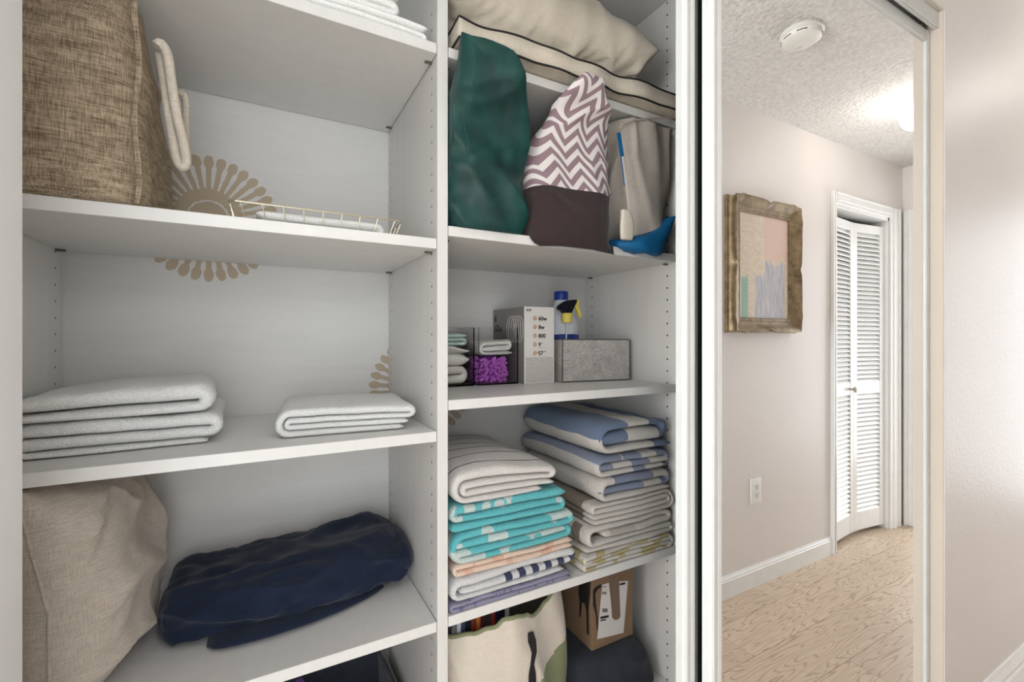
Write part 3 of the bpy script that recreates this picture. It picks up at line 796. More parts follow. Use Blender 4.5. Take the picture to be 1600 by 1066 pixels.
low = bagrows([(389, 852, 970), (380, 840, 973), (360, 836, 973), (330, 836, 973), (297, 836, 970)], [.822, .812, .806, .808, .82], [.89, .98, 1.0, .99, .98])
V, F, UV = loft(low, 110, 50, 3.2, cd, post=cpost, close=(True, False)); link('base', pydata(V, F, UV), m_dkb, g, label='dark brown lower half')
up = bagrows([(297, 836, 970), (275, 836, 969), (250, 842, 967), (220, 855, 965), (185, 873, 961), (150, 890, 957), (127, 906, 953), (117, 915, 948)], [.82, .825, .83, .832, .825, .79, .775, .78], [.98, .97, .96, .92, .89, .84, .81, .79])
V, F, UV = loft(up, 110, 90, 3.0, cd, post=cpost, close=(False, True))
UV = [((v.x - .5) * .97 + (v.z - za) * .04 + (v.y - .82) * .6, v.z + v.x * .16) for v in V]
link('upper_half', pydata(V, F, UV), chevron(), g, label='mauve and white zigzag cloth')

# canvas bag with blue base
m_gc = woven('greige_canvas', (190, 182, 172), (168, 160, 150), 650, 650, .35, mottle=.4); m_blue = plain('royal_blue_cloth', (22, 100, 150), .6, .3, 0, .2, 60)
g = empty('canvas_bag', (.83, .9, za), 'greige canvas bag with blue base leaning beside the right panel', 'bag')
def kd(p, u, v):
    return (ridge((p.x + p.z * .25, p.y, p.z * .4), (16, 9, 7), 15) - .5) * .016 + nz(p.x * 25, p.y * 20, p.z * 9) * .004
def kpost(p, u, v):
    p.x = min(max(p.x, .752), XR - .0015)
    if p.y > D0 - .003: p.z = max(p.z, za + .0008)
    if p.z > H0 + .545: p.z = H0 + .545 
    return p
rows = bagrows([(385, 1000, 1036), (368, 990, 1052), (340, 988, 1056), (300, 984, 1058), (260, 979, 1059), (220, 973, 1060), (200, 968, 1060), (188, 972, 1060), (184, 985, 1058)], [.84, .83, .828, .83, .835, .84, .842, .845, .85], [.96, 1.0, 1.02, 1.02, 1.02, 1.02, 1.02, 1.0, .95])
V, F, UV = loft(rows, 110, 90, 3.0, kd, post=kpost); link('body', pydata(V, F, UV), m_gc, g)
rows = bagrows([(397, 1000, 1036), (393, 985, 1048), (386, 973, 1056), (376, 975, 1058), (366, 1010, 1059), (352, 1034, 1059), (338, 1050, 1060)], [.822, .815, .812, .812, .815, .82, .824], [.9, .98, 1.0, 1.0, .99, .97, .95])
V, F, UV = loft(rows, 90, 40, 2.6, lambda p, u, v: nz(p.x * 20, p.y * 20, p.z * 20) * .004, post=kpost); link('blue_base', pydata(V, F, UV), m_blue, g, label='royal blue lower edge')
# handle strap down the left side: blue edge with a pale band
def strap(name, pts, wd, th, mat, parent, nrm=Vector((0, -1, 0)), **kw):
    P = [Vector(q) for q in spl(pts, 40)]; V = []; F = []
    for i, p in enumerate(P):
        d = (P[min(i + 1, 40)] - P[max(i - 1, 0)]).normalized(); s = d.cross(nrm).normalized(); k = nrm * th
        for q in (p - s * wd / 2, p + s * wd / 2, p + s * wd / 2 + k, p - s * wd / 2 + k): V.append(q)
    for i in range(40):
        for k in range(4): F.append((i * 4 + k, i * 4 + (k + 1) % 4, i * 4 + 4 + (k + 1) % 4, i * 4 + 4 + k))
    F.append((3, 2, 1, 0)); F.append((160, 161, 162, 163))
    return link(name, pydata(V, F), mat, parent, smooth=False, **kw)
strap('strap', [tuple(at(966, 208, .836)), tuple(at(970, 235, .834)), tuple(at(974, 262, .832)), tuple(at(977, 290, .83))], .010, .003, m_blue, g, label='blue strap')
strap('strap', [tuple(at(972, 245, .832)), tuple(at(977, 280, .828)), tuple(at(981, 310, .822)), tuple(at(984, 340, .816))], .006, .003, plain('pale_webbing', (212, 204, 190), .8), g, label='pale webbing strap')
rows = bagrows([(374, 974, 990), (364, 973, 993), (350, 973, 993), (336, 974, 990), (328, 974, 984)], .806, .82)
V, F, UV = loft(rows, 32, 20, 3); link('strap_end', pydata(V, F, UV), plain('pale_webbing', (212, 204, 190), .8), g)
MB().tube([at(x, y, Y) for x, y, Y in [(967, 202, .842), (974, 194, .838), (990, 188, .836), (1020, 185, .836), (1056, 184, .842)]], .0022, 8).build('rim_hem', m_gc, g, True)
# dark thing behind
V, F, UV = loft([(za + .001, .50, .84, 1.06, 1.2), (za + .1, .5, .84, 1.06, 1.2), (za + .17, .53, .8, 1.08, 1.19), (za + .2, .6, .75, 1.1, 1.17)], 64, 30, 3, lambda p, u, v: nz(p.x * 14, p.y * 14, p.z * 14) * .01)
link('dark_pouch', pydata(V, F, UV), woven('navy_black_cloth', (34, 38, 52)), label='dark navy pouch lying behind the chevron bag', cat='pouch')

# ================================================================== shelf B things
zB = Z('B')
def clear():
    n = N('clear_acrylic', .03, .5); n.b.inputs['Transmission Weight'].default_value = 1; n.b.inputs['IOR'].default_value = 1.12; n.col((.985, .985, .985)); return n.m
m_clear = clear()
def acrylic(x0, x1, y0, y1, h, label, handle=True):
    r = empty('acrylic_bin', ((x0 + x1) / 2, y0, zB), label, 'storage bin'); t = .0022
    bm = bmesh.new()
    def quadbox(a, b, M=None):
        g = bmesh.ops.create_cube(bm, size=1)
        for v in g['verts']: v.co = Vector([(a[i] + b[i]) / 2 + v.co[i] * (b[i] - a[i]) for i in range(3)])
    # one continuous open-topped shell
    def rg(i, z): return [(x0 + i, y0 + i, z), (x1 - i, y0 + i, z), (x1 - i, y1 - i, z), (x0 + i, y1 - i, z)]
    Vv = rg(0, zB + .0006) + rg(0, zB + h) + rg(t, zB + h) + rg(t, zB + .004)
    Ff = [(3, 2, 1, 0)] + [(k, (k + 1) % 4, 4 + (k + 1) % 4, 4 + k) for k in range(4)] + [(4 + k, 4 + (k + 1) % 4, 8 + (k + 1) % 4, 8 + k) for k in range(4)] + [(8 + k, 8 + (k + 1) % 4, 12 + (k + 1) % 4, 12 + k) for k in range(4)] + [(12, 13, 14, 15)]
    bm.free(); bx_ = link('box', pydata(Vv, Ff), m_clear, r, smooth=False)
    MB().tube([Vector(v) for v in rg(.001, zB + h)], .0013, 6, True).build('rim', m_clear, bx_)
    # oval hand hold on the front
    cx, cz, a, b = (x0 + x1) / 2, zB + h * .68, min(.045, (x1 - x0) * .37), .016
    P = []
    for k in range(40):
        th = k / 40 * 2 * math.pi; c, s = math.cos(th), math.sin(th)
        P.append((cx + math.copysign(max(0, a - b), c) * (1 if abs(c) > .02 else 0) + b * c, y0 - .0008, cz + b * s))
    MB().tube([Vector(q) for q in P], .0014, 6, True).build('hand_hold', m_clear, bx_, True)
    return r
acrylic(.350, .480, 1.075, 1.225, .149, 'clear acrylic bin of white and mint cloths beside the divider')
acrylic(.489, .606, 1.070, 1.215, .149, 'clear acrylic bin holding a purple microfibre mitt')
m_soft = terry('soft_white_cloth', (232, 228, 222), bump=.4)
folded('cleaning_cloth', .356, .474, 1.08, 1.2, zB + .0046, zB + .048, [1, 0], [1, 1.6], 'L', m_soft, 31, sag=.02, lump=.012, jit=.002, label='white cloth at the bottom of the left acrylic bin', cat='cloth')
folded('cleaning_cloth', .355, .474, 1.08, 1.2, zB + .050, zB + .105, [1, 0], [.7, 1.6], 'R', m_soft, 33, sag=.03, lump=.018, jit=.002, droop=(.006, .014), label='rumpled white cloth under the mint one in the left acrylic bin', cat='cloth')
folded('cleaning_cloth', .356, .462, 1.08, 1.19, zB + .104, zB + .136, [2, 1, 0], [1, 1, 1], 'L', terry('mint_cloth', (190, 216, 206), bump=.4), 37, sag=.004, lump=.003, jit=.002, label='mint green cloth on top in the left acrylic bin', cat='cloth')
folded('cleaning_cloth', .496, .598, 1.08, 1.19, zB + .078, zB + .116, [1, 0, 2], [1, 1.2, .8], 'L', m_soft, 41, sag=.012, lump=.006, jit=.002, droop=(.006, .0), label='white cloth on the purple mitt in the right acrylic bin', cat='cloth')
m_pur = plain('purple_chenille', (204, 118, 214), .85, .2)
g = empty('chenille_mitt', (.547, 1.13, zB + .005), 'purple chenille cleaning mitt inside the right acrylic bin', 'cleaning mitt')
V, F, UV = loft([(zB + .0046, .510, .585, 1.10, 1.19), (zB + .03, .505, .59, 1.095, 1.195), (zB + .055, .51, .585, 1.10, 1.19), (zB + .074, .53, .57, 1.12, 1.17)], 40, 24, 2.5)
link('mitt_body', pydata(V, F, UV), plain('purple_cloth_back', (150, 70, 170), .9), g)
rnd = random.Random(5); nd = MB()
for k in range(170):
    a = rnd.uniform(-math.pi, 0) if k % 4 else rnd.uniform(0, math.pi); z = zB + .010 + rnd.random() * .058; bx, by = .547 + .036 * math.cos(a), 1.14 + .043 * math.sin(a)
    q = Vector((bx, by, z)); d = Vector((math.cos(a) + rnd.uniform(-.6, .6), math.sin(a) * .6, rnd.uniform(-.9, .7))).normalized(); L = rnd.uniform(.014, .022)
    P = [q, q + d * L * .5 + Vector((0, 0, rnd.uniform(-.002, .003))), q + d * L + Vector((0, 0, rnd.uniform(-.006, .002)))]
    P = [Vector((min(max(p.x, .4945), .6005), min(max(p.y, 1.0758), 1.209), max(p.z, zB + .008))) for p in P]
    if (P[2] - P[0]).length > .004: nd.tube(P, .0034, 7)
nd.build('chenille_tufts', m_pur, g, True)

# light bulb box
m_card = plain('white_card', (232, 228, 222), .6); m_cards = plain('grey_printed_card', (150, 146, 142), .55); m_blk = plain('black_print', (40, 38, 38), .6)
g = empty('light_bulb_box', (.66, 1.05, zB), 'white and grey light bulb carton with wattage printed on its front', 'box')
x0, x1, y0, y1, h = .6135, .709, 1.050, 1.236, .2078
MB().box((x0, y0, zB + .0004), (x1, y1, zB + h), .0006, 1).build('carton', m_card, g)
MB().box((x0 - .0006, y0 + .001, zB + .001), (x0 + .0002, y1 - .001, zB + h - .001)).build('side_panel', m_cards, g, label='grey printed side with coil drawing')
MB().box((x0 + .001, y0 + .001, zB + h - .0003), (x1 - .001, y1 - .001, zB + h + .0006)).build('top_flap', m_blk, g, label='dark printed lid')
MF = lambda x, z: Matrix.Translation((x, y0 - .0002, z)) @ Matrix.Rotation(R(90), 4, 'X')
tx = []; zt_ = zB + h
for k, (t, s) in enumerate((('60w', .0155), ('8w', .0155), ('800', .0155), ('9', .0155), ('57', .0155))):
    tx.append(text_mesh(t, s, MF(x0 + .044, zt_ - .037 - k * .0235), bold=.0004))
tx.append(text_mesh('$', .007, MF(x0 + .0405, zt_ - .0325 - 4 * .0235))); tx.append(text_mesh('yrs', .0045, MF(x0 + .053, zt_ - .029 - 3 * .0235))); tx.append(text_mesh('/yr', .006, MF(x0 + .062, zt_ - .029 - 4 * .0235)))
tx.append(text_mesh('A19', .009, MF(x0 + .006, zt_ - .013), bold=.0003))
for t_ in tx: link('lettering', t_, m_blk, g, smooth=False)
def fine():
    n = N('fine_print_block', .6, .3); p = n.sep(n.tc()); row = n.ma('DIVIDE', p[2], .0026)
    w_ = n.noise(n.comb(n.ma('MULTIPLY', p[0], 420), n.ma('FLOOR', row), 0), 1, 2); a = n.ma('MULTIPLY', n.ma('LESS_THAN', n.ma('FRACT', row), .45), n.ma('GREATER_THAN', w_, .42))
    n.col(n.mix(a, lin(232, 228, 222), lin(140, 136, 132))); return n.m
MB().box((x0 + .004, y0 - .0004, zB + .004), (x1 - .004, y0 + .0002, zB + .072)).build('fine_print', fine(), g)
for k in range(5): MB().box((x0 + .044, y0 - .0005, zt_ - .041 - k * .0235), (x0 + .066, y0 + .0001, zt_ - .0405 - k * .0235)).build('rule_line', plain('grey_print', (150, 146, 142), .6), g)
for k in range(5):
    ic = MB(); c = Vector((x0 + .0325, y0 - .0006, zt_ - .0315 - k * .0235)); ic.tube([c + Vector((.0048 * math.cos(a), 0, .0048 * math.sin(a))) for a in [j / 20 * 2 * math.pi for j in range(20)]], .0010, 6, True)
    ic.cyl(tuple(c), .0021, .0006, 1, 12); ic.build('icon', plain('orange_print', (196, 140, 92), .6), g, label='orange round icon')
MS = lambda y, z: Matrix.Translation((x0 - .0008, y, z)) @ Matrix.Rotation(R(-90), 4, 'Z') @ Matrix.Rotation(R(90), 4, 'X')
tx = [text_mesh('60w', .028, MS(y1 - .012, zt_ - .066), bold=.0006), text_mesh('8', .022, MS(y1 - .012, zt_ - .036), bold=.0008)]
for t_ in tx: link('side_lettering', t_, m_blk, g, smooth=False)
co_ = MB(); P = []
for k in range(5):
    c = Vector((x0 - .0008, y0 + .075 - k * .012, zB + h - .06)); co_.tube([c + Vector((0, .022 * math.cos(a), .036 * math.sin(a))) for a in [j / 24 * 2 * math.pi for j in range(24)]], .0012, 5, True)
co_.build('coil_drawing', plain('pale_print', (206, 202, 198), .6), g)

# felt basket
def felt():
    n = N('grey_felt', .95, .1); co = n.tc(); f = n.noise(n.scale(co, 160, 160, 700), 1, 4, .7); big = n.noise(co, 30, 2)
    n.col(n.mix(n.ramp(n.ma('ADD', n.ma('MULTIPLY', f, .8), n.ma('MULTIPLY', big, .2)), .36, .64), lin(140, 136, 132), lin(216, 212, 206))); n.bump(f, .5, .0015); return n.m
m_felt = felt()
bas = empty('felt_basket', (.732, 1.036, zB), 'rectangular grey felt basket holding the cleaning bottles', 'basket', rz=0)
ba = R(-7); Mb = Matrix.Translation((.727, 1.036, zB)) @ Matrix.Rotation(ba, 4, 'Z')
L, W, Hb, t = .222, .158, .118, .004
b = MB()
for a, c in (((0, 0, .0006), (L, t, Hb)), ((0, W - t, .0006), (L, W, Hb)), ((0, t, .0006), (t, W - t, Hb)), ((L - t, t, .0006), (L, W - t, Hb)), ((t, t, .0006), (L - t, W - t, .004))): b.box(a, c, .0012, 1, M=Mb)
b.build('felt_body', m_felt, bas)
pts = [Mb @ Vector(p) for p in ((0.002, .002, Hb), (L - .002, .002, Hb), (L - .002, W - .002, Hb), (.002, W - .002, Hb))]
MB().tube(pts, .0022, 8, True).build('rim_binding', plain('dark_felt_edge', (92, 88, 84), .9), bas, True)
b = MB(); b.tube([Mb @ Vector((L + .0003, .0, .004)), Mb @ Vector((L + .0003, .0, Hb))], .0022, 8); b.tube([Mb @ Vector((.0, 0, .004)), Mb @ Vector((.0, 0, Hb))], .0018, 8); b.tube([Mb @ Vector((0, -.0006, .002)), Mb @ Vector((L, -.0006, .002))], .0016, 8)
b.build('edge_seam', plain('dark_felt_edge', (92, 88, 84), .9), bas, True)
# bleach bottle
zi = zB + .0045
g = empty('bleach_bottle', (.815, 1.125, zi), 'white plastic bottle with blue cap behind the spray bottle', 'bottle')
c = (.789, 1.132, 0)
MB().lathe([(.048, zi), (.052, zi + .006), (.052, zi + .155), (.048, zi + .172), (.036, zi + .192), (.026, zi + .212), (.020, zi + .228), (.019, zi + .236)], (c[0], c[1], 0), 40).build('bottle_body', plain('translucent_white_plastic', (214, 218, 226), .35, .5), g, True)
MB().lathe([(.0205, zi + .232), (.0212, zi + .234), (.0212, zi + .255), (.0195, zi + .258)], (c[0], c[1], 0), 32).build('cap', plain('blue_cap', (20, 58, 150), .35), g, True, label='blue screw cap')
MB().lathe([(.0524, zi + .085), (.0528, zi + .086), (.0528, zi + .128), (.0524, zi + .129)], (c[0], c[1], 0), 40).build('label_band', plain('blue_label', (32, 58, 140), .5), g, True, label='blue label band')
# spray bottle
g = empty('spray_bottle', (.777, 1.075, zi), 'clear spray bottle with black and yellow trigger head', 'spray bottle'); cx, cy = .768, 1.072
bb = MB(); bb.lathe([(.024, zi), (.026, zi + .004), (.026, zi + .11), (.024, zi + .128), (.017, zi + .148), (.0125, zi + .160), (.0125, zi + .168)], (cx, cy, 0), 36); bb.build('bottle_body', m_clear, g, True)
MB().lathe([(.0145, zi + .163), (.0155, zi + .165), (.0150, zi + .188), (.0135, zi + .190)], (cx, cy, 0), 32).build('collar', plain('yellow_plastic', (222, 204, 92), .4), g, True, label='yellow collar')
dv = Vector((1, -.12, 0)).normalized(); up_ = Vector((0, 0, 1)); sd = dv.cross(up_)
def side_shape(mb, pts, w, org):
    P = [org + dv * a + up_ * b for a, b in pts]; mb.poly([p - sd * w / 2 for p in P], w, sd)
org = Vector((cx, cy, zi + .188)); hm = MB()
side_shape(hm, [(-.030, .012), (-.031, .020), (-.026, .025), (-.005, .037), (.018, .041), (.031, .040), (.026, .032), (.018, .018), (.012, .006), (.010, 0), (-.012, 0), (-.014, .006), (-.022, .008)], .019, org)
es = list(hm.bm.edges); bmesh.ops.bevel(hm.bm, geom=es, offset=.002, segments=2, affect='EDGES'); tho = hm.build('trigger_head', plain('black_plastic', (24, 24, 34), .35), g, True, label='black spray head')
hm = MB(); side_shape(hm, [(.024, .036), (.030, .042), (.040, .041), (.039, .034), (.033, .026), (.040, .010), (.047, -.004), (.044, -.010), (.038, -.008), (.031, .008), (.024, .022), (.020, .024)], .010, org)
es = list(hm.bm.edges); bmesh.ops.bevel(hm.bm, geom=es, offset=.0015, segments=2, affect='EDGES'); hm.build('trigger', plain('yellow_plastic', (222, 204, 92), .4), tho, True, label='yellow trigger')
MB().tube([(cx, cy, zi + .165), (cx - .004, cy, zi + .1), (cx - .014, cy, zi + .01)], .002, 8).build('dip_tube', plain('clear_tube', (220, 222, 222), .3), g, True)

# ================================================================== towels on shelf C
zC = Z('CC')
cW = (228, 225, 220)
def stripes_v(bg, fg, period, width, off=0, wob=.0):
    def f(n, u, v):
        q = n.ma('FRACT', n.ma('ADD', n.ma('DIVIDE', n.ma('ADD', v, n.ma('MULTIPLY', n.ma('SUBTRACT', n.noise(n.tc(), 14, 2), .5), wob)), period), off))
        return n.mix(n.ma('LESS_THAN', q, width / period), lin(*bg), lin(*fg))
    return f
def bands_u(cols, period, off=0):
    """equal bands of the given colours along the cloth"""
    def f(n, u, v):
        q = n.ma('FRACT', n.ma('ADD', n.ma('DIVIDE', u, period), off)); c = lin(*cols[0]); k = len(cols)
        for i in range(1, k): c = n.mix(n.ma('GREATER_THAN', q, i / k), c, lin(*cols[i]))
        return c
    return f
def zones(bg, rects):
    """woven-in colour fields: (u0, u1, v0, v1, colour)"""
    def f(n, u, v):
        c = lin(*bg); wb_ = n.ma('MULTIPLY', n.ma('SUBTRACT', n.noise(n.tc(), 20, 0), .5), .004)
        uu = n.ma('ADD', u, wb_); vv = n.ma('ADD', v, wb_)
        for (a, b, c0, d, k) in rects:
            m = n.ma('MULTIPLY', n.ma('GREATER_THAN', uu, a), n.ma('LESS_THAN', uu, b))
            if c0 > 0 or d < 1: m = n.ma('MULTIPLY', m, n.ma('MULTIPLY', n.ma('GREATER_THAN', vv, c0), n.ma('LESS_THAN', vv, d)))
            c = n.mix(m, c, lin(*k))
        return c
    return f
def spots(bg, fg, sc_, r, off=0):
    def f(n, u, v):
        vec = n.comb(n.ma('ADD', u, off), v, 0); d = n.vor(vec, sc_)
        return n.mix(n.ma('LESS_THAN', d, r), lin(*bg), lin(*fg))
    return f
def blobs(bg, fg, sc_, th, off=0, sy=1):
    def f(n, u, v):
        vec = n.comb(n.ma('ADD', u, off), n.ma('MULTIPLY', v, sy), 0)
        return n.mix(n.ma('GREATER_THAN', n.noise(vec, sc_, 1), th), lin(*bg), lin(*fg))
    return f
AQ = (100, 198, 205); AQW = (208, 224, 220)
GA = 'left stack of beach towels'; GB = 'right stack of beach towels'
x0 = XD2 + .006
def TW(x1, za_, zb_, seq, th, st, mat, seed, label, grp, x0=x0, y0=.852, y1=1.21, **kw):
    return folded('beach_towel', x0, x1, y0, y1, H0 + za_ + .0004, H0 + zb_ - .0004, seq, th, st, mat, seed, label=label, cat='towel', group=grp, **kw)
TW(.626, -.550, -.531, [0, 1], [1, 1], 'R', terry('lavender_terry', spots((150, 146, 172), (112, 110, 148), 90, .3)), 51, 'thin lavender grey towel at the bottom of the left beach towel stack', GA, sag=.001, jit=.004)
def navysq(n, u, v):
    q = n.ma('FRACT', n.ma('DIVIDE', u, .034)); a = n.ma('MULTIPLY', n.ma('LESS_THAN', q, .5), n.ma('MULTIPLY', n.ma('GREATER_THAN', u, .10), n.ma('LESS_THAN', u, .30)))
    return n.mix(a, lin(226, 226, 226), lin(46, 54, 92))
TW(.641, -.531, -.480, [1, 0, 2], [1.15, .9, .7], 'L', terry('white_navy_terry', navysq), 53, 'white towel with a navy and white checked border', GA, ends=(.02, .03), sag=.003)
TW(.630, -.480, -.458, [1, 0], [1, 1], 'R', terry('peach_terry', blobs((240, 212, 192), (232, 188, 164), 22, .55)), 55, 'thin peach towel under the aqua towels', GA, x0=x0 + .006, sag=.002)
TW(.632, -.458, -.392, [1, 0, 3, 2], [1, 1, .9, .9], 'L', terry('aqua_terry', blobs(AQ, AQW, 9, .53, .3)), 57, 'aqua towel with large pale shapes, lower of the two', GA, sag=.003)
TW(.612, -.392, -.337, [2, 1, 0], [1.2, 1, 1], 'L', terry('aqua_dotted_terry', spots(AQ, AQW, 26, .36)), 59, 'aqua towel with pale dots, upper of the two', GA, sag=.003)
TW(.588, -.337, -.268, [3, 0, 1, 2], [1.3, .8, .8, .7], 'R', terry('white_pinstripe_terry', stripes_v((232, 228, 224), (34, 34, 46), .056, .0042, .32, .016)), 61, 'white towel with thin black stripes on top of the left stack', GA, sag=.006, droop=(0, .018), ends=(.04, .01), bulge=.012)
BL = (104, 124, 154); BG = (132, 142, 166); WG = (214, 209, 202); TP = (140, 124, 110)
x1 = XR - .010
def ub(k, *iv): return [(a, b, 0, 1, k) for a, b in iv]
TW(x1, -.550, -.510, [1, 0, 3, 2], [1, 1, 1, 1], 'R', terry('mustard_patched_terry', blobs((216, 212, 204), (192, 178, 128), 14, .52, 2)), 71, 'white towel with mustard patches at the bottom of the right stack', GB, x0=.656, sag=.003)
TW(x1, -.510, -.447, [1, 0, 2, 3], [1, 1.2, .9, .8], 'L', terry('white_taupe_terry', zones(WG, [(.50, .66, .03, .06, TP), (.42, .62, .09, 1, TP), (.02, .1, 0, 1, (190, 184, 176))])), 73, 'white towel with brown patches on its fold, second from the bottom of right stack', GB, x0=.664, sag=.003, ends=(.05, 0))
TW(x1 + .003, -.447, -.398, [2, 1, 0, 3], [.8, 1, 1, 1], 'L', terry('ivory_taupe_terry', zones(WG, [(0, 2, .04, 1, TP)])), 75, 'ribbed ivory towel with a taupe rear part, below the blue ones', GB, x0=.682, sag=.003)
TW(x1 - .006, -.398, -.336, [1, 0, 2], [1.2, 1, .9], 'L', terry('grey_blue_band_terry', zones(WG, ub(BG, (.0, .14), (.20, .245), (.30, .43), (.74, .80)))), 77, 'ivory towel with grey blue bands, third from the top of right stack', GB, x0=.702, sag=.004, droop=(.002, .004))
TW(x1 - .016, -.336, -.284, [1, 0, 2], [1, 1, .9], 'L', terry('dusty_blue_stripe_terry', zones(WG, ub(BG, (.0, .05), (.11, .17), (.23, .28), (.33, .39), (.395, .47), (.60, .64), (.70, .75)))), 79, 'dusty blue and white striped towel, second from the top of right stack', GB, x0=.694, sag=.004, droop=(.002, .006))
TW(x1 - .010, -.284, -.200, [1, 0, 2], [.8, 1.5, .8], 'L', terry('blue_stripe_terry', zones(WG, ub(BL, (.0, .09), (.20, .30), (.372, .468), (.66, .72), (.78, .9)))), 81, 'thick blue and white striped towel on top of right stack', GB, x0=.700, sag=.005, droop=(.006, .012))

# ================================================================== bottom right
zF = Z('F')
m_tote = woven('cream_tote_canvas', (222, 213, 200), (206, 196, 182), 700, 700, .25, mottle=.25); m_tg = woven('olive_green_canvas', (142, 148, 112), (124, 130, 96), 700, 700, .25); m_st = plain('black_webbing', (32, 31, 32), .8)
g = empty('canvas_tote', (.47, .95, zF), 'cream canvas tote with green trim and black straps, open top', 'tote bag')
def rimz(px):                   # rim height follows the photo along the front
    P = [(690, -.626), (720, -.629), (745, -.622), (765, -.606), (785, -.592), (800, -.592), (820, -.604), (835, -.618), (848, -.617), (862, -.606), (875, -.594), (886, -.582), (900, -.577)]
    for (a, b), (c, d) in zip(P, P[1:]):
        if px <= c: t = max(0, (px - a) / (c - a)); t = t * t * (3 - 2 * t); return H0 + b + (d - b) * t
    return H0 + P[-1][1]
def tote_shell():
    nu, nv = 160, 60; outer = []; xa, xb, ya, yb = XD2 + .004, .648, .857, 1.12
    def ringp(j, inset):
        v = j / nv; row = []
        for i in range(nu):
            th = i / nu * 2 * math.pi; c, s = math.cos(th), math.sin(th); ex = 2 / (4.5 - 2 * v)
            fl = 1
            X0, X1 = xa + inset, xb + .012 * math.sin(v * 3) - inset; Y0, Y1 = ya + inset + .006 * (1 - v), yb - inset - .03 * v
            x = (X0 + X1) / 2 + (X1 - X0) / 2 * math.copysign(abs(c) ** ex, c); y = (Y0 + Y1) / 2 + (Y1 - Y0) / 2 * math.copysign(abs(s) ** ex, s)
            px = 800 + FPX * ((x * C_ - .86 * S_) / (x * S_ + .86 * C_)); top = rimz(px) if s < .25 else H0 + -.59
            if s >= .25: top = H0 - .592
            elif s > -.25: t = (s + .25) / .5; top = rimz(px) * (1 - t) + (H0 - .592) * t
            z = zF + .001 + inset + (top - zF - .001 - inset) * v
            dd = (ridge((x + z * .35, 0, z * .5), (11, 1, 6), 22) - .5) * .024 + nz(x * 22, z * 10, 5) * .005
            y += (-dd if s < 0 else dd) * min(1, 6 * v) * (1 if s < 0 else .2)
            y += .012 * v * (s < 0) * max(0, math.sin((x - .33) / .31 * math.pi * 3))
            row.append(Vector((min(max(x, XD2 + .0055 + inset), .655), y, z)))
        return row
    out = [ringp(j, 0) for j in range(nv + 1)]; inn = [ringp(j, .0025) for j in range(nv, -1, -1)]
    return out, inn
out, inn = tote_shell(); rings = out + inn; nu = len(out[0]); V = [p for r_ in rings for p in r_]; nr = len(rings)
def isgreen(j, i):
    p = rings[j][i]; return j < len(out) and p.z < H0 - .759 + (p.x - .53) * .39
Fb, Fg = [], []
for j in range(nr - 1):
    for i in range(nu):
        k = (i + 1) % nu; q = (j * nu + i, j * nu + k, (j + 1) * nu + k, (j + 1) * nu + i); (Fg if isgreen(j, i) else Fb).append(q)
Fb.append(tuple(range(nu))[::-1]); Fb.append(tuple((nr - 1) * nu + i for i in range(nu)))
def sub(V, F):
    use = sorted(set(i for f in F for i in f)); mp = {a: b for b, a in enumerate(use)}; return [V[i] for i in use], [tuple(mp[i] for i in f) for f in F]
a, b = sub(V, Fb); tb = link('body', pydata(a, b), m_tote, g)
a, b = sub(V, Fg); link('green_base', pydata(a, b), m_tg, g, label='olive green base')
MB().tube([p + Vector((0, 0, .001)) for p in out[-1]], .0042, 8, True).build('rim_binding', m_tg, g, True, label='olive green bound rim')
fr = [rr_ for rr_ in out]
def onshell(px_, z):
    best = min((p for r_ in out for p in r_ if p.y < .95), key=lambda p: (p.x - rx(px_, .85)) ** 2 + (p.z - z) ** 2); return best
P = [onshell(830 + 1.5 * math.sin(k * 1.1), H0 - .640 - k * .022) + Vector((0, -.004, 0)) for k in range(13)]
def ribbon(name, P, w_, th, mat, parent, **kw):
    V = []; F = []
    for i, p in enumerate(P):
        ww = w_ * (1 + .45 * math.sin(i * 1.7)); 
        for q in ((-ww / 2, 0), (ww / 2, 0), (ww / 2, -th), (-ww / 2, -th)): V.append(p + Vector((q[0], q[1], 0)))
    n = len(P)
    for i in range(n - 1):
        for k in range(4): F.append((i * 4 + k, i * 4 + (k + 1) % 4, i * 4 + 4 + (k + 1) % 4, i * 4 + 4 + k))
    F.append((3, 2, 1, 0)); F.append(tuple((n - 1) * 4 + k for k in range(4)))
    return link(name, pydata(V, F), mat, parent, smooth=False, **kw)
ribbon('strap', P, .013, .003, m_st, g, label='black webbing strap')
P = [onshell(703, H0 - .645 - k * .012) + Vector((0, -.005, 0)) for k in range(4)]; ribbon('strap', P, .015, .003, m_st, g, label='black strap tab')
rnd = random.Random(9)
cols = [(96, 96, 100), (186, 190, 196), (58, 66, 92), (30, 30, 34), (128, 52, 46), (198, 124, 52), (88, 40, 44), (60, 58, 60), (152, 60, 56), (30, 34, 60), (34, 34, 40), (190, 192, 196)]
x = .352
names = ['grey', 'pale grey', 'slate blue', 'black', 'brick red', 'orange', 'dark maroon', 'dark grey', 'red', 'navy', 'near black', 'silver']
for k, c in enumerate(cols):
    t = .009 + rnd.random() * .004
    bk = empty('book', (x, .93, H0 - .85), '%s spined book upright in the canvas tote, %s' % (names[k], 'nearest the divider' if k == 0 else 'right of the %s one' % names[k - 1]), 'book', 'books in the canvas tote')
    hh = H0 - .602 + .006 * rnd.random()
    MB().box((x, .905, zF + .02), (x + t, 1.06, hh), .001, 1).build('cover', plain('cover_' + names[k].replace(' ', '_'), c, .5), bk)
    MB().box((x + .0012, .907, hh - .0008), (x + t - .0012, 1.058, hh + .0004)).build('pages', plain('paper', (220, 214, 200), .8), bk)
    x += t + .0008
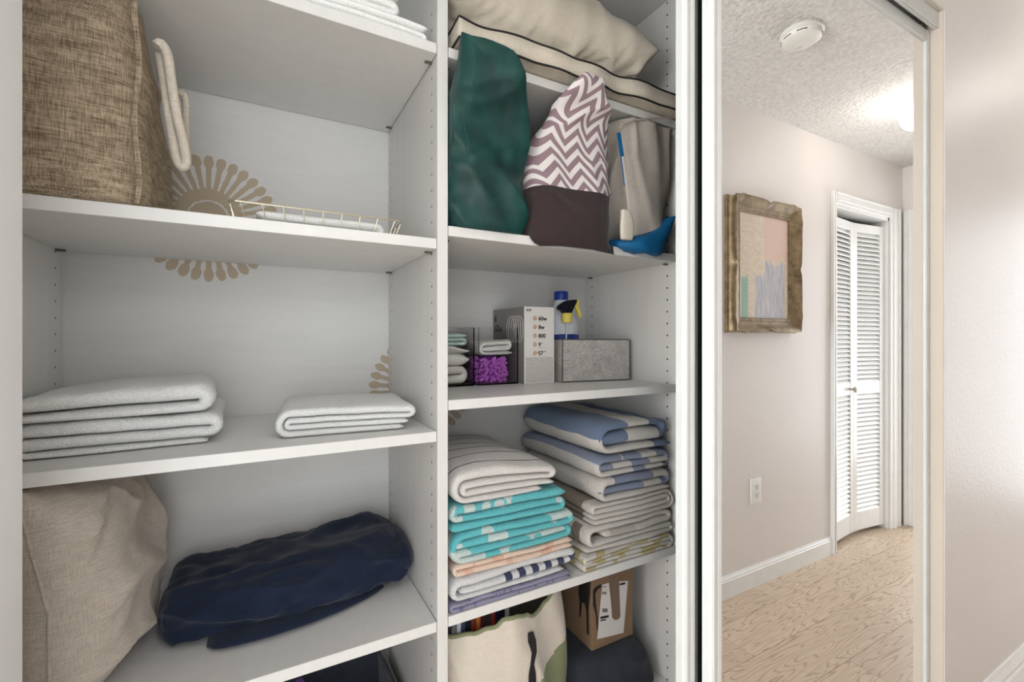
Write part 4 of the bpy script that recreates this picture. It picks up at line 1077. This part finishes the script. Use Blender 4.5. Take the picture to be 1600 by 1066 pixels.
# charcoal bag under the carton
m_char = woven('charcoal_cloth', (58, 62, 70), (44, 48, 56), 900, 900, .3)
rows = [(zF + .001, .665, .955, .87, 1.2), (zF + .04, .662, .95, .868, 1.2), (zF + .08, .662, .925, .88, 1.19), (zF + .112, .668, .905, .895, 1.17), (zF + .124, .69, .88, .91, 1.15)]
V, F, UV = loft(rows, 90, 50, 3.2, lambda p, u, v: nz(p.x * 16, p.y * 16, p.z * 12) * .010 + (ridge((p.x + p.z, p.y, p.z), (10, 8, 8), 3) - .5) * .010, post=lambda p, u, v: Vector((min(max(p.x, .661), XR - .003), p.y, max(zF + .0008, min(p.z, zF + .1245)))))
link('charcoal_bag', pydata(V, F, UV), m_char, label='soft charcoal cloth bag under the cardboard carton', cat='bag')
# cardboard carton
g = empty('cardboard_box', (.744, .925, zF + .125), 'brown cardboard carton with shipping label and black dog print', 'box')
kx0, kx1, ky0, ky1, kz0, kz1 = .7435, .885, .93, 1.19, zF + .1255, H0 - .574
def card():
    n = N('brown_cardboard', .75, .2); co = n.tc(); f = n.noise(n.scale(co, 20, 20, 200), 1, 3); n.col(n.mix(f, lin(128, 104, 82), lin(146, 121, 96))); n.bump(f, .15, .001); return n.m
m_cb = card(); kr = R(8); Mk = Matrix.Translation((kx0, ky0, 0)) @ Matrix.Rotation(kr * 0, 4, 'Z') @ Matrix.Translation((-kx0, -ky0, 0))
MB().box((kx0, ky0, kz0), (kx1, ky1, kz1), .001, 1).build('carton', m_cb, g)
wl = MB(); yF = ky0
lx0, lx1, lz0, lz1 = at(932, 0, yF).x, at(979, 0, yF).x, at(935, 995, yF).z, at(978, 905, yF).z
wl.poly([at(x_, y_, yF) for x_, y_ in ((933, 999), (974, 989), (981, 908), (966, 909), (969, 965), (963, 968), (957, 966), (951, 911), (941, 914))], .0006, (0, -1, 0)); wlo = wl.build('shipping_label', plain('label_paper', (222, 218, 214), .6), g, label='white shipping label')
tp = MB(); tp.poly([at(x_, y_, yF) for x_, y_ in ((951, 885), (966, 880), (969, 962), (966, 968), (960, 969), (956, 965))], .0008, (0, -1, 0)); tp.build('packing_tape', plain('brown_tape', (132, 112, 96), .3), g)
rnd = random.Random(4)
def bar(x_, y_, w_, h_): MB().poly([at(a_, b_, yF - .0008) for a_, b_ in ((x_, y_ + h_), (x_ + w_, y_ + h_ - .2 * w_), (x_ + w_, y_ - .2 * w_), (x_, y_))], .0003, (0, -1, 0)).build('label_print', m_blk, wlo)
bar(938, 964, 13, 3.5); bar(968, 912, 9, 3); bar(942, 917, 5, 1); bar(938, 969, 9, 2)
for k in range(7): bar(941.2 + k * 1.2, 951, .7, 6)
for k in range(4): bar(941 + k * 1.8, 925, 1.0, 4)
dg_ = MB(); xS = kx0                               # black dog silhouette wrapping the left corner
def sidept(a_, z_): return Vector((xS, ky0 + a_, z_))
dog = [(.008, -.60), (.012, -.578), (.050, -.578), (.052, -.60), (.046, -.625), (.052, -.65), (.056, -.68), (.05, -.70), (.052, -.74), (.046, -.742), (.04, -.70), (.030, -.695), (.022, -.71), (.020, -.768), (.010, -.77), (.012, -.70), (.006, -.66), (.004, -.625)]
dg_.poly([sidept(a_, H0 + z_) for a_, z_ in dog], .0006, (-1, 0, 0))
dg_.poly([at(x_, y_, yF) for x_, y_ in ((926.5, 922), (931, 917), (939, 913), (940, 917), (934, 921), (930, 928), (931, 945), (934, 968), (934, 985), (932.5, 985), (931, 962), (928, 950), (926.5, 948))], .0004, (0, -1, 0))
dg_.build('dog_print', m_blk, g, label='black dog silhouette print')

# ================================================================== hall things (seen in the mirror)
# framed painting
def gold():
    n = N('antique_gold_frame', .45, .5); co = n.tc(); f = n.noise(n.scale(co, 6, 6, 6), 4, 4); n.col(n.mix(n.ramp(f, .3, .7), lin(100, 82, 58), lin(156, 136, 104))); n.b.inputs['Metallic'].default_value = .35; n.bump(n.noise(co, 90, 3), .3, .001); return n.m
px0, px1, pz0, pz1 = 1.985, 2.545, H0 + .028, H0 + .702
g = empty('framed_painting', ((px0 + px1) / 2, WO, pz0), 'abstract pastel painting in a scalloped antique gold frame', 'painting')
def ringframe(prof, nper=64):
    """prof = (inset, height, scallop)"""
    V = []; F = []; Wd, Hd = px1 - px0, pz1 - pz0; n4 = nper * 4
    for (ins, hgt, sc_) in prof:
        for s in range(4):
            for k in range(nper):
                t = k / nper; ph = (t * 2) % 1
                scal = sc_ * (.55 * abs(math.sin(t * math.pi * 2)) ** .7 - .9 * math.exp(-((t - .5) / .03) ** 2) + .45 * math.exp(-((t - .12) / .03) ** 2) + .45 * math.exp(-((t - .88) / .03) ** 2)) if sc_ else 0
                e = min(t, 1 - t); scal *= min(1, e * 14)
                i = ins; L_, R_, B_, T_ = px0 + i, px1 - i, pz0 + i, pz1 - i
                if s == 0: x, z = L_ + (R_ - L_) * t, B_ - scal
                elif s == 1: x, z = R_ + scal, B_ + (T_ - B_) * t
                elif s == 2: x, z = R_ - (R_ - L_) * t, T_ + scal
                else: x, z = L_ - scal, T_ - (T_ - B_) * t
                V.append((x, WO + hgt, z))
    for j in range(len(prof) - 1):
        for i in range(n4):
            k = (i + 1) % n4; F.append((j * n4 + i, j * n4 + k, (j + 1) * n4 + k, (j + 1) * n4 + i))
    me = pydata(V, F); bm = bmesh.new(); bm.from_mesh(me); bmesh.ops.recalc_face_normals(bm, faces=bm.faces); bm.to_mesh(me); bm.free(); return me
fm = link('frame', ringframe([(.060, .001, 0), (0, .001, 0), (0, .018, 0), (.007, .020, 0), (.007, .028, 0), (.012, .034, 0), (.011, .050, .006), (.006, .060, .012), (.010, .064, .012), (.018, .062, .008), (.030, .050, 0), (.048, .040, 0), (.056, .040, 0), (.060, .036, 0), (.068, .038, 0), (.074, .034, 0), (.074, .020, 0), (.060, .001, 0)]), gold(), g)
fm.data.set_sharp_from_angle(angle=R(50))
def painting():
    n = N('pastel_oil_painting', .6, .3); p = n.sep(n.tc()); jx = n.ma('MULTIPLY', n.ma('SUBTRACT', n.noise(n.scale(n.tc(), 60, 1, 4), 1, 3), .5), .25)
    u = n.ma('DIVIDE', n.ma('SUBTRACT', p[0], px0 + .074), px1 - px0 - .148); v = n.ma('ADD', n.ma('DIVIDE', n.ma('SUBTRACT', p[2], pz0 + .074), pz1 - pz0 - .148), jx)
    br = n.noise(n.scale(n.tc(), 30, 1, 90), 1, 4); br2 = n.noise(n.scale(n.tc(), 120, 1, 12), 1, 4)
    c = n.mix(n.ramp(br, .35, .7), lin(234, 222, 206), lin(220, 204, 180))
    pink = n.ma('MULTIPLY', n.ma('GREATER_THAN', u, .50), n.ma('GREATER_THAN', v, .58)); c = n.mix(n.ma('MULTIPLY', pink, .85), c, lin(232, 204, 192))
    st = n.ma('MULTIPLY_ADD', n.ma('GREATER_THAN', u, .52), .12, .42); gr = n.ma('MULTIPLY', n.ma('GREATER_THAN', u, .32), n.ma('LESS_THAN', v, st)); gr = n.ma('MULTIPLY', gr, n.ma('LESS_THAN', u, .93))
    c = n.mix(n.ma('MULTIPLY', gr, .9), c, n.mix(n.ramp(br2, .4, .65), lin(178, 182, 196), lin(216, 214, 218)))
    tl = n.ma('MULTIPLY', n.ma('MULTIPLY', n.ma('GREATER_THAN', u, .05), n.ma('LESS_THAN', u, .18)), n.ma('LESS_THAN', v, .38)); c = n.mix(n.ma('MULTIPLY', tl, .9), c, n.mix(br2, lin(120, 182, 164), lin(176, 206, 194)))
    n.col(c); n.bump(n.ma('ADD', br, br2), .5, .002); return n.m
MB().box((px0 + .070, WO + .022, pz0 + .070), (px1 - .070, WO + .026, pz1 - .070)).build('canvas', painting(), g)
# outlet
ox, oz = 2.231, H0 - .785
g = empty('wall_outlet', (ox, WO, oz), 'white duplex wall outlet low on the hall wall', 'outlet')
MB().box((ox - .043, WO + .0005, oz - .066), (ox + .043, WO + .006, oz + .066), .003, 2).build('cover_plate', m_trim, g, True)
for dz in (-.021, .021):
    so_ = MB().box((ox - .016, WO + .005, oz + dz - .015), (ox + .016, WO + .0085, oz + dz + .015), .003, 2).build('socket', plain('outlet_ivory', (228, 226, 220), .4), g, True)
    s = MB()
    for dx in (-.006, .006): s.box((ox + dx - .0012, WO + .0082, oz + dz - .001), (ox + dx + .0012, WO + .0090, oz + dz + .007))
    s.cyl((ox, WO + .0086, oz + dz - .007), .0022, .0008, 1, 12); s.build('slots', plain('socket_slots', (120, 116, 110), .6), so_)
# smoke detector
sx, sy = 1.806, .135
g = empty('smoke_detector', (sx, sy, HC), 'round white smoke detector on the popcorn ceiling', 'smoke detector')
MB().lathe([(.070, HC), (.074, HC - .006), (.074, HC - .014), (.070, HC - .017)], (sx, sy, 0), 48).build('mount', plain('detector_white', (238, 236, 230), .4), g, True)
dc_ = MB().lathe([(.066, HC - .016), (.069, HC - .020), (.066, HC - .034), (.055, HC - .041), (.030, HC - .044), (.003, HC - .044)], (sx, sy, 0), 48).build('cover', plain('detector_white', (238, 236, 230), .4), g, True)
for k in range(8):
    v = MB()
    if k in (2, 6): continue
    a0 = k / 8 * 2 * math.pi
    v.tube([(sx + .0675 * math.cos(a0 + j * .1), sy + .0675 * math.sin(a0 + j * .1), HC - .0275) for j in range(6)], .0016, 6); v.build('vent_slot', plain('vent_black', (30, 30, 30), .7), dc_, True)
MB().lathe([(.013, HC - .0435), (.012, HC - .0465), (.002, HC - .047)], (sx + .012, sy - .018, 0), 24).build('test_button', plain('detector_button', (226, 224, 218), .4), g, True)
# globe lamp
gx, gy, gz = 2.79, .13, H0 + 1.082
g = empty('globe_ceiling_light', (gx, gy, HC), 'small glowing white globe ceiling light', 'ceiling light')
MB().lathe([(.055, HC), (.057, HC - .006), (.040, HC - .022), (.030, HC - .034)], (gx, gy, 0), 40).build('canopy', m_trim, g, True)
mg = N('glowing_globe', .4, .3); mg.col((.95, .93, .9)); mg.b.inputs['Emission Color'].default_value = (1, .96, .9, 1); mg.b.inputs['Emission Strength'].default_value = 14
b = MB(); bmesh.ops.create_uvsphere(b.bm, u_segments=36, v_segments=20, radius=.064)
for v_ in b.bm.verts: v_.co += Vector((gx, gy, gz - .004))
b.build('glass_globe', mg.m, g, True, label='lit white glass globe')
